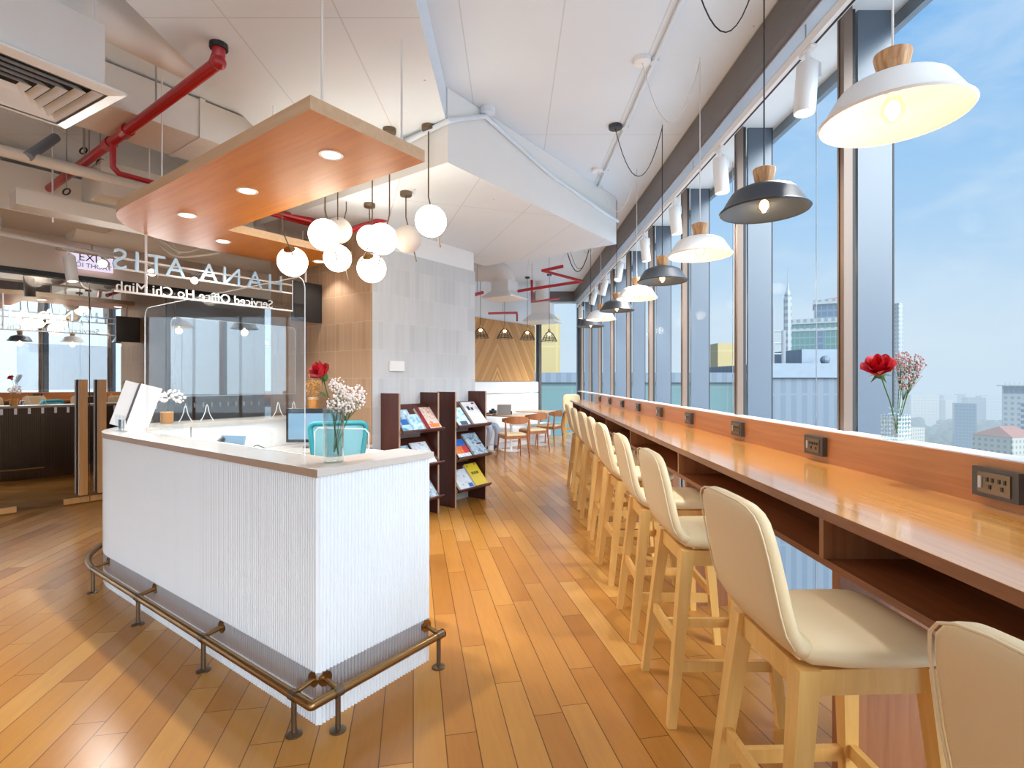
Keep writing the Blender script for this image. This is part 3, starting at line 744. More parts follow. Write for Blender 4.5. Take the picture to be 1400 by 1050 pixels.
def flower_ball(b, c, R, n, r, seed, flat=1.0, up=None):
    rnd = random.Random(seed)
    for i in range(n):
        while True:
            p = Vector((rnd.uniform(-1,1), rnd.uniform(-1,1), rnd.uniform(-1,1)))
            if p.length < 1: break
        q = Vector(c)+Vector((p.x*R, p.y*R, p.z*R*flat)); b.ball(q, r*rnd.uniform(0.6,1.25), 6, 4)
        yield q
def rose(name, label, base_, head, R, tiltv, leafy=True, flare=1.0):
    # stem from base_ to head (world), petals as curled shells
    t = thing(name, label, 'rose', base_)
    h = Vector(head)-Vector(base_); mid = h*0.5+Vector((0.01,0,0))
    MB().tube([Vector((0,0,0)), h*0.25+Vector((0.006,0,0)), mid, h*0.8+Vector((0.004,0,0)), h], 0.0028, 8).build('stem', M['green'], t, smooth=True)
    z = Vector(tiltv).normalized(); x = z.orthogonal().normalized(); y = z.cross(x); Q = frameM(h, x, y, z)
    b = MB(); b.lathe([(0.002,-R*0.55),(R*0.28,-R*0.35),(R*0.36,-R*0.1),(R*0.2,R*0.1)], (0,0,0), 12, Q)
    for k in range(5):
        a = 2*PI*k/5
        b.add([Q@Vector((R*0.3*math.cos(a-0.4),R*0.3*math.sin(a-0.4),-R*0.25)), Q@Vector((R*0.3*math.cos(a+0.4),R*0.3*math.sin(a+0.4),-R*0.25)), Q@Vector((R*0.75*math.cos(a),R*0.75*math.sin(a),-R*0.5))], [(0,1,2)])
    b.build('calyx', M['green'], t)
    b = MB(); rnd = random.Random(len(label))
    for layer, (n, r0, hh, fl, ph) in enumerate(((3,0.16,0.92,0.05,0.0),(3,0.30,0.98,0.12,0.5),(5,0.46,0.95,0.30,0.2),(5,0.62,0.85,0.55,0.9),(6,0.74,0.62,0.75,0.3))):
        for k in range(n):
            fl_ = fl*flare; r_ = r0*(1 if flare > 0.9 else 0.86)
            a0_ = 2*PI*k/n+ph+rnd.uniform(-0.1,0.1); span = 2*PI/n*0.78
            def fn(s, q, a0_=a0_, span=span, r0=r_, hh=hh*(1.25 if flare < 0.9 else 1.1), fl=fl_):
                a = a0_+(s-0.5)*2*span*(0.55+0.45*math.sin(PI*min(1,q*0.8+0.2)))
                e = 1-(2*s-1)**2
                rr = R*(0.22+(r0-0.22)*min(1,q*1.8))+R*fl*max(0,q-0.45)**1.6*1.5
                zz = R*(-0.15+q*hh*(0.72+0.28*e))-R*fl*0.35*max(0,q-0.75)
                return Q@Vector((rr*math.cos(a), rr*math.sin(a), zz))
            b.grid(fn, 9, 8)
    b.build('bloom', M['rose'], t, smooth=True)
    if leafy:
        b = MB()
        for s, f in ((1,0.62),(-1,0.72)):
            o = h*f; d = Vector((s*0.045,0.01,0.028)); w = Vector((0.0,0.014,0.006))
            b.add([o, o+d*0.5+w, o+d, o+d*0.5-w], [(0,1,2,3)])
        b.build('leaf', M['green'], t)
    return t
def sprig(name, label, base_, centres, mat, n, r, R, seed, stemmat='green', group=None):
    t = thing(name, label, 'flower sprig', base_, 0, group)
    b = MB(); st = MB(); Bv = Vector(base_)
    for i, c in enumerate(centres):
        c = Vector(c)-Bv; hub = c*0.62
        st.tube([Vector((0,0,0)), hub], 0.0017, 6)
        for k_, q in enumerate(flower_ball(b, c, R, n, r, seed+i)): (st.tube([hub, q], 0.0006, 4, caps=False) if k_ % 3 == 0 else None)
    st.build('stem', M[stemmat], t); b.build('blossoms', mat, t)['kind'] = 'stuff'
    return t
# rose vase on the counter corner
vc = loc(0.114,0.155,1.10)
vs = thing('glass_vase', 'tall clear glass cylinder vase on the corner of the stone counter', 'vase', vc)
MB().lathe([(0,0.0),(0.040,0.0),(0.046,0.004),(0.047,0.25),(0.044,0.25),(0.043,0.03),(0,0.026)], (0,0,0), 28).build('vase_body', M['vase_glass'], vs, smooth=40)
MB().lathe([(0,0.028),(0.0425,0.03),(0.0425,0.15),(0,0.15)], (0,0,0), 24).build('water', M['water'], vs, smooth=40)
rh = at(441,513,2.52)
rose('red_rose', 'red rose leaning left in the tall vase on the reception counter', vc+Vector((0.022,0,0.035)), rh, 0.064, (-0.45,-0.30,0.75), True, 0.45)
cs = [at(471,538,2.52), at(486,548,2.55), at(460,552,2.5), at(489,538,2.58), at(462,527,2.55), at(474,556,2.5)]
sprig('gypsophila_sprig', 'white and pink gypsophila spray beside the red rose on the reception counter', vc+Vector((0,0,0.04)), cs, M['pinkflower'], 60, 0.0055, 0.045, 5)
# orchid, dried flowers on the rear counter
oc = loc(3.2,0.62,1.10)
pt = thing('flower_pot', 'small dark amber glass pot at the left of the rear counter', 'pot', oc); MB().lathe([(0,0),(0.045,0),(0.05,0.01),(0.052,0.10),(0.046,0.105),(0.044,0.02),(0,0.02)], (0,0,0), 20).build('pot_body', M['amber'], pt, smooth=40)
sprig('orchid_spray', 'pale pink orchid spray in the small amber pot on the rear counter', oc+Vector((0,0,0.03)), [oc+Vector((-0.05,0,0.25)), oc+Vector((0.04,0.02,0.27)), oc+Vector((0.10,0.02,0.22)), oc+Vector((-0.01,0,0.22))], M['pinkflower'], 16, 0.013, 0.05, 9)
dc = loc(3.18,2.05,1.10)
jr = thing('dried_flower_jar', 'amber jar with pale lid band at the right end of the rear counter', 'jar', dc)
MB().lathe([(0,0),(0.05,0),(0.054,0.008),(0.054,0.17),(0.05,0.18),(0,0.18)], (0,0,0), 22).build('jar_body', M['amber'], jr, smooth=40)
MB().lathe([(0.055,0.165),(0.057,0.168),(0.057,0.195),(0.05,0.197),(0.0,0.197)], (0,0,0), 22).build('collar', M['oak_edge'], jr, smooth=40)
MB().lathe([(0.0545,0.0),(0.057,0.002),(0.057,0.022),(0.0545,0.024)], (0,0,0), 22).build('foot_ring', M['oak_edge'], jr, smooth=40)
sprig('dried_bouquet', 'straw coloured dried flowers standing in the amber jar', dc+Vector((0,0,0.19)), [dc+Vector((x,y,0.34)) for x,y in ((-0.045,0),(0.0,0.02),(0.05,0))]+[dc+Vector((x,0,0.26)) for x in (-0.03,0.04)], M['straw'], 34, 0.008, 0.05, 21, 'straw')
# monitor, phone, chair, printer, soap bottle
mc = loc(2.62,1.72,0.82)
mo = thing('computer_monitor', 'wide dark-framed computer monitor on the inner work surface', 'monitor', mc, math.radians(4))
MB().rbox((-0.29,-0.012,0.05), (0.29,0.012,0.385), 0.008).build('housing', M['plastic_black'], mo)
MB().box((-0.265,-0.0135,0.08), (0.265,-0.012,0.335)).build('display', M['screen'], mo)
MB().box((-0.03,0.0,0.0), (0.03,0.012,0.2)).build('stand_neck', M['plastic_black'], mo); MB().rbox((-0.12,-0.06,0), (0.12,0.10,0.01), 0.03).build('stand_base', M['plastic_black'], mo)
pc = loc(2.5,0.78,0.82)
ph = thing('desk_phone', 'black desk phone with raised display behind the front counter', 'phone', pc, math.radians(-12))
T = rotM('X',38,(0,0,0.05))
MB().rbox((-0.12,-0.10,-0.02), (0.12,0.10,0.02), 0.012, T).build('phone_body', M['plastic_black'], ph)
MB().rbox((-0.12,0.06,0.10), (0.12,0.075,0.21), 0.008, rotM('X',-12)).build('display', M['screen'], ph)
MB().tube([(-0.09,-0.09,0.04),(-0.085,-0.05,0.085),(-0.085,0.05,0.155),(-0.09,0.09,0.16)], [0.024,0.016,0.016,0.024], 10).build('handset', M['plastic_black'], ph, smooth=True)
b = MB()
for i in range(3):
    for j in range(4): b.box((-0.03+i*0.035,-0.07+j*0.03,0.02), (-0.008+i*0.035,-0.052+j*0.03,0.026), T)
b.build('keypad', M['silver'], ph)
cab = MB().tube([pc+Vector((0.13,0,0.03)), pc+Vector((0.22,-0.02,0.10)), pc+Vector((0.30,-0.05,0.13)), pc+Vector((0.38,-0.06,0.10)), pc+Vector((0.42,-0.07,0.01))], 0.004, 6).build('phone_cable', M['cord_b'], smooth=True)
tag(cab, 'black cable arching above the counter right of the desk phone', 'cable')
cc = Vector((-1.40,4.18,0))
ch = thing('office_chair', 'turquoise mesh office chair behind the reception counter', 'office chair', cc, math.radians(14))
b = MB()
for k in range(5):
    a = 2*PI*k/5; e = Vector((0.30*math.cos(a),0.30*math.sin(a),0.06)); b.tube([(0,0,0.10), e], [0.025,0.016], 8)
b.build('star_base', M['plastic_black'], ch)
for k in range(5):
    a = 2*PI*k/5; MB().ball((0.30*math.cos(a),0.30*math.sin(a),0.03), 0.03, 10, 6).build('castor', M['plastic_black'], ch, smooth=True)
MB().tube([(0,0,0.1),(0,0,0.50)], 0.025, 12).build('gas_lift', M['steel'], ch)
MB().rbox((-0.24,-0.24,0.50), (0.24,0.22,0.58), 0.08).build('seat', M['teal'], ch)
MB().tube([(0,0.2,0.50),(0,0.27,0.56),(0,0.27,0.80)], 0.022, 8).build('back_post', M['plastic_black'], ch)
def chair_back(hw, z0, z1, r, n=8):
    P = []
    for cx, cz, a0_ in ((hw-r,z1-r,0),(-hw+r,z1-r,90),(-hw*0.8+r,z0+r,180),(hw*0.8-r,z0+r,270)):
        for i in range(n+1):
            a = math.radians(a0_+90*i/n); P.append((cx+r*math.cos(a), cz+r*math.sin(a)))
    return P
Pb = chair_back(0.225, 0.68, 1.12, 0.05)
bend = lambda x, z: Vector((x, 0.25-0.05*(1-(x/0.225)**2)+0.0+0.03*(z-0.68), z))
MB().tube([bend(x,z) for x,z in Pb], 0.022, 8, closed=True).build('back_frame', M['teal'], ch, smooth=True)
MB().grid(lambda s,q: bend((s-0.5)*0.40, 0.70+0.40*q), 12, 12).build('back_mesh', M['teal_mesh'], ch, smooth=True)
for s in (-1,1):
    MB().tube([(s*0.22,-0.02,0.56),(s*0.27,-0.02,0.60),(s*0.27,-0.02,0.76)], 0.014, 8).build('arm_post', M['plastic_black'], ch)
    MB().rbox((s*0.27-0.035,-0.15,0.76), (s*0.27+0.035,0.12,0.785), 0.02).build('arm_pad', M['plastic_black'], ch)
# low white cabinet by the pillar with printer and soap bottle
lc = MB().box((0,0,0), (0.45,0.42,0.80)).build('low_cabinet', M['white_wall'], None, (-1.84,5.02,0), RZ-PI/2)
tag(lc, 'low white cabinet against the taupe tiling behind the chair', 'cabinet')
pr = thing('printer', 'small white printer with black port on the low cabinet by the pillar', 'printer', (-1.62,5.10,0.80), RZ-PI/2+0.5)
MB().rbox((-0.16,-0.13,0), (0.16,0.13,0.15), 0.015).build('printer_body', M['white_metal'], pr)
MB().box((0.02,-0.134,0.04), (0.09,-0.13,0.075)).build('paper_slot', M['plastic_black'], pr)
MB().box((0.10,-0.133,0.10), (0.135,-0.13,0.125)).build('port', M['plastic_black'], pr)
so = thing('soap_bottle', 'small amber pump bottle standing by the taupe tiling', 'bottle', (-1.72,5.27,0.80), 0)
MB().lathe([(0,0),(0.035,0),(0.037,0.01),(0.037,0.17),(0.015,0.20),(0.015,0.22),(0,0.22)], (0,0,0), 18).build('bottle_body', M['paper'], so, smooth=40)
MB().tube([(0,0,0.22),(0,0,0.27),(0.045,0,0.265)], 0.007, 8).build('pump', M['paper'], so)
# wall switch
sw = MB().rbox((0.22,-0.042,1.58), (0.42,-0.014,1.69), 0.006).build('wall_switch', M['white_metal'], None, (PP.x,PP.y,0), RZ)
tag(sw, 'white control plate on the grey stone tiling', 'switch')
# ================================================================== MAGAZINE RACKS
def cover(name, c1, c2, c3, scale=9, seed=0):
    m, t, b = base(name, 0.28)
    v = t.coord((1,1,1), (0,0,0), 'Object', (seed*1.7, seed*0.9, seed*2.3))
    f = t.noise(v, scale, 4, 0.6, 0.6)
    t.link(t.ramp(f, [(0.38, lin(c1)), (0.47, lin(c2)), (0.60, lin(c2)), (0.66, lin(c3))]), b.inputs['Base Color']); return m
rk0 = None
SL = Vector((0,0.27,0.30)).normalized(); SN = Vector((0,-SL.z,SL.y))
LIPS = (0.19,0.565,0.935)
def rack(label, o, w):
    t = thing('magazine_rack', label, 'magazine rack', (o.x,o.y,0), RZ, 'dark magazine racks by the pillar')
    for x0, x1 in ((0,0.022),(w-0.022,w)):
        MB().box((x0,0,0), (x1,0.30,1.345)).build('side_panel', M['mahogany'], t)
        MB().box((x0,-0.003,0), (x1,0.0,1.345)).build('edge_band', M['lip'], t)
    MB().box((0.022,0.285,0.02), (w-0.022,0.298,1.20)).build('back_panel', M['mahogany'], t)
    for z in LIPS:
        b = MB(); Q = frameM((0,-0.055,z), Vector((1,0,0)), SL, SN)
        b.box((0.023,0,-0.016), (w-0.023,0.385,0), Q); b.build('shelf', M['mahogany'], t)
        MB().box((0.0,-0.004,-0.016), (w+0.015,0.012,0.03), Q).build('lip', M['mahogany'], t)
    return t
rB = Vector((-0.66,6.08)); rA = rB-V*(0.262+0.59)+U*0.0
rack('dark mahogany magazine rack on the right, beside the seating area', rB, 0.576)
rack('dark mahogany magazine rack on the left, partly behind the reception desk', rA, 0.59)
def mag(o, shelf, x, w, h, th, mat, label, y0=0.013, stripe=None, lift=0.0005):
    Q = frameM((x,-0.055,LIPS[shelf]), Vector((1,0,0)), SL, SN)
    t = thing('magazine', label, 'magazine', (o.x,o.y,0), RZ, 'magazines in the racks')
    MB().box((0,y0,lift), (w,y0+h,lift+th*0.85), Q).build('pages', M['paper'], t)
    MB().box((-0.001,y0-0.0005,lift+th*0.85), (w+0.001,y0+h,lift+th), Q).build('cover', mat, t)
    if stripe:
        for (x0,y0s,x1,y1s), sm in stripe: MB().box((x0*w,y0+y0s*h,lift+th), (x1*w,y0+y1s*h,lift+th+0.0006), Q).build('cover_print', sm, t)
    return t
P_ = plain
c_blue = cover('cover_sky_blue', (70,150,190), (180,214,232), (240,244,248), 11, 1); c_lt = cover('cover_pale_blue', (120,190,220), (196,226,238), (244,248,250), 14, 2)
c_red = cover('cover_red_spine', (150,30,46), (120,40,50), (60,50,60), 8, 3); c_mul = cover('cover_patterned', (196,120,110), (226,206,190), (120,140,150), 30, 4)
c_grey = cover('cover_silver', (210,210,214), (226,226,228), (190,192,200), 6, 5); c_city = cover('cover_skyline', (96,124,150), (176,196,210), (220,226,230), 22, 6)
c_white = cover('cover_white', (206,220,232), (232,238,244), (150,176,206), 12, 7); c_yel = P_('cover_yellow', (238,206,60), 0.3, var=0.08, scale=8)
c_navy = P_('print_navy', (44,60,96), 0.4); c_dk = P_('print_dark', (52,48,52), 0.4); c_or = P_('print_orange', (232,126,60), 0.35, var=0.15, scale=20); c_rd = P_('print_red', (214,52,56), 0.35)
c_cob = P_('print_cobalt', (50,110,190), 0.35, var=0.2, scale=14); c_grn = P_('print_olive', (110,110,30), 0.4)
mag(rA,2,0.035,0.20,0.29,0.010,c_blue,'blue and white magazine at the left of the top shelf in the left rack', stripe=[((0.1,0.3,0.6,0.55),c_cob)])
mag(rA,2,0.165,0.16,0.21,0.010,c_lt,'small pale blue booklet on the top shelf of the left rack', lift=0.012)
mag(rA,2,0.335,0.05,0.29,0.035,c_red,'red spined stack on the top shelf of the left rack')
mag(rA,2,0.39,0.175,0.29,0.030,c_mul,'thick patterned magazine at the right of the top shelf in the left rack', stripe=[((0.1,0.03,0.9,0.2),c_or)])
mag(rA,1,0.04,0.19,0.27,0.010,c_lt,'pale magazine at the left of the middle shelf in the left rack')
mag(rA,1,0.27,0.24,0.29,0.012,c_white,'white magazine with a navy corner on the middle shelf of the left rack', stripe=[((0.05,0.05,0.5,0.28),c_navy)])
mag(rA,0,0.30,0.23,0.28,0.014,c_city,'grey blue magazine on the bottom shelf of the left rack')
mag(rB,2,0.03,0.20,0.27,0.010,c_lt,'pale blue magazine at the left of the top shelf in the right rack', stripe=[((0.2,0.05,0.8,0.25),c_navy)])
mag(rB,2,0.27,0.25,0.335,0.028,c_grey,'large silver magazine on the top shelf of the right rack', stripe=[((0.2,0.62,0.38,0.80),c_dk),((0.45,0.62,0.62,0.74),c_dk),((0.7,0.90,0.9,0.96),c_dk)])
mag(rB,1,0.03,0.22,0.26,0.010,c_white,'magazine with blue, orange and red cover on the middle shelf of the right rack', stripe=[((0,0.62,1,1),c_cob),((0,0.22,0.6,0.62),c_or),((0.6,0.22,1,0.62),c_rd)])
mag(rB,1,0.285,0.25,0.32,0.022,c_city,'grey skyline magazine on the middle shelf of the right rack', stripe=[((0.6,0.45,0.95,0.52),c_dk)])
mag(rB,0,0.03,0.10,0.25,0.03,c_white,'white pamphlet stack at the left of the bottom shelf in the right rack')
mag(rB,0,0.135,0.16,0.27,0.014,c_white,'white and blue magazine beside the yellow one on the bottom shelf', stripe=[((0.5,0.05,0.95,0.25),c_cob)])
mag(rB,0,0.305,0.22,0.31,0.034,c_yel,'thick yellow magazine on the bottom shelf of the right rack', stripe=[((0.18,0.50,0.35,0.62),c_grn),((0.38,0.50,0.55,0.62),c_grn),((0.58,0.50,0.75,0.62),c_grn),((0.1,0.86,0.2,0.93),c_grn),((0.75,0.92,0.9,0.97),c_grn)])

# ================================================================== WINDOW BAR
XF = [(-4.3,1.045),(1.8,1.04),(3.4,1.066),(4.6,1.09),(11.6,1.284)]
def xf(y):
    for (y0,x0),(y1,x1) in zip(XF, XF[1:]):
        if y <= y1: return x0+(x1-x0)*(y-y0)/(y1-y0)
    return XF[-1][1]
bar_ = thing('bar_counter', 'long polished walnut bar counter running along the windows', 'bar counter', (1.35,0,0))
def bx(x): return x-1.35
P = [(bx(x),y) for y,x in XF]+[(bx(1.64),11.6),(bx(1.64),-4.3)]
MB().prism(P, 1.017, 1.05).build('bar_top', M['bar_top'], bar_)
b = MB()
for (y0,x0),(y1,x1) in zip(XF, XF[1:]): b.add([(bx(x0)-0.001,y0,1.015),(bx(x1)-0.001,y1,1.015),(bx(x1)-0.001,y1,1.0485),(bx(x0)-0.001,y0,1.0485)], [(0,1,2,3)])
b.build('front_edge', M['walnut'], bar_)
MB().box((bx(1.64),-4.3,0.98), (bx(1.664),10.4,1.213)).build('upstand', M['bar_panel'], bar_)['label'] = 'walnut upstand with power sockets'
ys = [-1.31,0.25,1.82,3.47,5.04,6.6,8.15,9.7,11.3]
P = [(bx(x)+0.035,y) for y,x in XF]+[(bx(1.50),11.5),(bx(1.50),-4.3)]
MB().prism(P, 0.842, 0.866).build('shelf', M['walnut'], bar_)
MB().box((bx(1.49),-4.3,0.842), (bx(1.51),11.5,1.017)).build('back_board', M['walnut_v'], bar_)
for y in ys:
    MB().box((bx(xf(y))+0.03,y-0.012,0.866), (bx(1.49),y+0.012,1.017)).build('divider', M['walnut_v'], bar_)
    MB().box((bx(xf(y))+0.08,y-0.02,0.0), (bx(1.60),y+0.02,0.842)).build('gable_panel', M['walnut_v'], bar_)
# power sockets
so0 = None
for i, y in enumerate((1.76,2.82,3.79,4.83,5.8,6.8,7.8,8.8,9.8)):
    lab = ['dark power socket on the upstand at the right edge of the photo','dark power socket near the glass vase','third','fourth','fifth','sixth','seventh','eighth','farthest dark power socket at the end of the upstand'][i]
    if len(lab) < 10: lab = lab+' dark power socket from the camera along the upstand'
    if so0 is None:
        s = thing('power_socket', lab, 'socket', (1.64,y,1.132), 0, 'power sockets along the bar upstand'); so0 = s
        MB().box((-0.026,-0.085,-0.05), (-0.0005,0.085,0.05)).build('mounting_box', M['socket'], s)
        MB().box((-0.030,-0.06,-0.036), (-0.026,0.06,0.036)).build('faceplate', M['brass_dark'], s)
        for k in (-0.032,0.012):
            b = MB()
            for dy, dz in ((-0.010,0.012),(0.010,0.012),(0,-0.012)): b.box((-0.0325,k+dy-0.004,dz-0.007), (-0.030,k+dy+0.004,dz+0.007))
            b.build('outlet', M['plastic_black'], s)
        MB().box((-0.034,0.042,-0.02), (-0.030,0.054,0.02)).build('rocker_switch', M['silver'], s)
    else: dup(so0, (1.64,y,1.132), 0, lab)
# ---- vase on the sill
wc = Vector((1.722,2.36,1.2135))
vz = thing('glass_vase', 'square cut-glass bottle vase on the window sill', 'vase', wc, 0.2)
b = MB(); b.rbox((-0.042,-0.042,0), (0.042,0.042,0.115), 0.008); b.build('vase_body', M['vase_glass'], vz)
MB().lathe([(0.036,0.115),(0.016,0.122),(0.016,0.135),(0.027,0.142),(0.027,0.147),(0.013,0.146),(0.013,0.12)], (0,0,0), 18).build('neck', M['vase_glass'], vz, smooth=40)
b = MB()
for s in range(4):
    for i in range(5):
        for j in range(6):
            Q = Matrix.Rotation(s*PI/2,4,'Z'); c = Vector((-0.03+i*0.015,-0.042,0.012+j*0.018))
            b.add([Q@(c+Vector((-0.007,0,0))), Q@(c+Vector((0,0,-0.009))), Q@(c+Vector((0.007,0,0))), Q@(c+Vector((0,0,0.009))), Q@(c+Vector((0,-0.003,0)))], [(0,1,4),(1,2,4),(2,3,4),(3,0,4)])
b.build('cut_pattern', M['cut_glass'], vz)
rose('red_rose', 'open red rose leaning left in the glass bottle on the window sill', wc+Vector((0.006,0,0.03)), at(1202,508,2.34), 0.070, (-0.35,-0.35,0.85), False, 0.8)
sprig('gypsophila_sprig', 'dried mauve gypsophila in the glass bottle on the window sill', wc+Vector((0.002,0,0.03)), [at(1236,499,2.38), at(1250,508,2.38), at(1240,522,2.36), at(1252,496,2.4), at(1232,490,2.42)], M['mauveflower'], 60, 0.0045, 0.04, 31)

# ================================================================== BAR STOOLS
def loft(secs, n=20, p=3.2, caps=True):
    # secs: (centre, width axis, thickness axis, half width, half thickness)
    b = MB(); vs = []
    for c, aw, at_, hw, ht in secs:
        for j in range(n):
            t = 2*PI*j/n; cx, sx = math.cos(t), math.sin(t)
            x = math.copysign(abs(cx)**(2/p), cx)*hw; y = math.copysign(abs(sx)**(2/p), sx)*ht
            vs.append(Vector(c)+Vector(aw)*x+Vector(at_)*y)
    m = len(secs); fs = []
    for i in range(m-1): fs += [(i*n+j,i*n+(j+1)%n,(i+1)*n+(j+1)%n,(i+1)*n+j) for j in range(n)]
    if caps: fs += [tuple(range(n-1,-1,-1)), tuple(range((m-1)*n,m*n))]
    return b.add(vs, fs)
def leg_mb(top, foot, w0, w1):
    b = MB(); top = Vector(top); foot = Vector(foot); vs = []
    for p, w in ((foot,w1),(top,w0)): vs += [p+Vector((x*w/2,y*w/2,0)) for x,y in ((-1,-1),(1,-1),(1,1),(-1,1))]
    return b.add(vs, [(3,2,1,0),(4,5,6,7),(0,1,5,4),(1,2,6,5),(2,3,7,6),(3,0,4,7)])
def make_stool():
    t = thing('bar_stool', '', 'bar stool', (0,0,0))
    prof = [(-0.10,0.775,0.150,0.022),(-0.135,0.778,0.180,0.026),(-0.172,0.795,0.196,0.028),(-0.198,0.835,0.204,0.028),(-0.215,0.89,0.208,0.028),(-0.230,0.96,0.208,0.027),(-0.244,1.03,0.204,0.026),(-0.255,1.08,0.199,0.025),(-0.262,1.112,0.190,0.024),(-0.266,1.132,0.172,0.022),(-0.2685,1.145,0.140,0.018),(-0.270,1.152,0.09,0.010)]
    secs = []
    for i, (x,z,hw,ht) in enumerate(prof):
        a = prof[max(0,i-1)]; c = prof[min(len(prof)-1,i+1)]; tv = Vector((c[0]-a[0],0,c[1]-a[1])).normalized()
        secs.append(((x,0,z), (0,1,0), (tv.z,0,-tv.x), hw, ht))
    loft(secs, 24, 4.0).build('backrest', M['leather'], t, smooth=60)
    pip = []
    for x,z,hw,ht in prof[2:]: pip.append((x-0.020,hw*0.985,z))
    pip = [Vector(p) for p in pip]; pip2 = [Vector((p.x,-p.y,p.z)) for p in pip][::-1]
    MB().tube(pip+pip2, 0.0026, 6).build('piping', M['seam'], t, smooth=True)
    secs = []
    for x, hw, ht, z in ((-0.165,0.170,0.016,0.772),(-0.14,0.192,0.030,0.772),(-0.05,0.206,0.034,0.770),(0.06,0.213,0.034,0.770),(0.15,0.212,0.033,0.772),(0.205,0.202,0.030,0.774),(0.232,0.182,0.024,0.774),(0.245,0.15,0.012,0.773)):
        secs.append(((x,0,z), (0,1,0), (0,0,1), hw, ht))
    loft(secs, 24, 3.6).build('seat', M['leather'], t, smooth=60)
    feet = {}
    for sx, fx, tx in ((-1,-0.235,-0.150),(1,0.235,0.185)):
        for sy in (-1,1):
            top = (tx,sy*0.165,0.742); ft = (fx,sy*0.222,0); feet[(sx,sy)] = (Vector(top), Vector(ft))
            leg_mb(top, ft, 0.056, 0.036).build('leg', M['stool_wood'], t)
    def pt(k, z): a, f = feet[k]; return f.lerp(a, z/0.742)
    def rail(k1, k2, z, w=0.022, h=0.045):
        a, b_ = pt(k1,z), pt(k2,z); d = (b_-a); L = d.length; d.normalize(); n = Vector((-d.y,d.x,0))
        return MB().box((0,-w/2,-h/2), (L,w/2,h/2), frameM(a, d, n, Vector((0,0,1))))
    rail((1,-1),(1,1),0.27).build('foot_bar', M['stool_wood'], t)
    rail((-1,-1),(-1,1),0.34).build('stretcher', M['stool_wood'], t)
    for sy in (-1,1): rail((-1,sy),(1,sy),0.25).build('stretcher', M['stool_wood'], t)
    for k1,k2 in (((1,-1),(1,1)),((-1,-1),(-1,1)),((-1,-1),(1,-1)),((-1,1),(1,1))): rail(k1,k2,0.705,0.022,0.066).build('apron', M['stool_wood'], t)
    return t
stool = make_stool()
sl = ['cream leather bar stool nearest the camera, cut off by the lower right corner','second cream bar stool from the camera, its seat half in the shade of the bar','third cream bar stool from the camera along the bar','fourth bar stool from the camera, its backrest paler than the third',
 'fifth bar stool from the camera, first of the tight far row','sixth bar stool from the camera along the bar','seventh bar stool from the camera along the bar','eighth bar stool from the camera along the bar','farthest cream bar stool on the room side of the bar']
sy_ = [(0.60,0.905,3),(1.53,0.90,2),(2.47,0.915,0),(3.185,0.925,-2),(4.02,0.945,1),(4.66,0.965,-2),(5.42,0.985,2),(6.25,1.0,0),(7.2,1.03,1)]
for i, (y, x, a) in enumerate(sy_):
    if i == 0: s = stool; s.location = (x,y,0); s.rotation_euler = (0,0,math.radians(a)); s['label'] = sl[0]; s['group'] = 'cream bar stools along the window bar'
    else: dup(stool, (x,y,0), math.radians(a), sl[i], 'cream bar stools along the window bar')
s = dup(stool, (1.40,12.12,0), math.radians(-90), 'cream bar stool facing the camera behind the far end of the bar', 'cream bar stools along the window bar')
s.rotation_euler = (0,0,math.radians(-90))

# ================================================================== PENDANTS OVER THE BAR
def make_pendant(black):
    sm = M['black_shade'] if black else M['white_shade']
    t = thing('pendant_lamp', '', 'pendant lamp', (0,0,0))
    out = [(0.212,0.0),(0.214,0.003),(0.200,0.016),(0.160,0.083),(0.152,0.094),(0.140,0.103),(0.105,0.118),(0.06,0.130),(0.030,0.134)]
    inn = [(r-0.004,z-0.004) for r,z in out][::-1]
    MB().lathe(inn+out[:1]+out[1:], (0,0,0), 48).build('shade', sm, t, smooth=50)
    MB().lathe([(0,0.132),(0.038,0.133),(0.040,0.136),(0.054,0.205),(0.053,0.213),(0.049,0.215),(0,0.215)], (0,0,0), 28).build('wood_cap', M['pendant_wood'], t, smooth=40)
    MB().lathe([(0,0.08),(0.02,0.08),(0.021,0.126),(0,0.126)], (0,0,0), 16).build('lamp_holder', M['plastic_black' if black else 'white_metal'], t, smooth=40)
    bl = MB().lathe([(0,-0.012),(0.018,-0.006),(0.032,0.012),(0.034,0.028),(0.028,0.052),(0.016,0.075),(0.014,0.085)], (0,0,0), 20).build('bulb', M['bulb_glass'], t, smooth=True)
    MB().ball((0,0,0.030), 0.022, 12, 8, sz=1.3).build('filament', M['bulb'], bl, smooth=True)
    return t
ZP = 2.335
def swag(p, q, sag, n=14):
    return [p.lerp(q, i/n)-Vector((0,0,sag*4*(i/n)*(1-i/n))) for i in range(n+1)]
protos = {}
pys = [1.72,2.66,3.60,4.55,5.50,6.45,7.40,8.35]
plabels = ['large white pendant nearest the camera with the wooden cap seen against the sky','nearest charcoal pendant with its glowing bulb in front of the first tower','second white pendant, between the two nearest charcoal ones','second charcoal pendant from the camera along the bar','third white pendant from the camera along the bar','third charcoal pendant from the camera along the bar','fourth and farthest white pendant along the bar','farthest charcoal pendant, half behind the last white one']
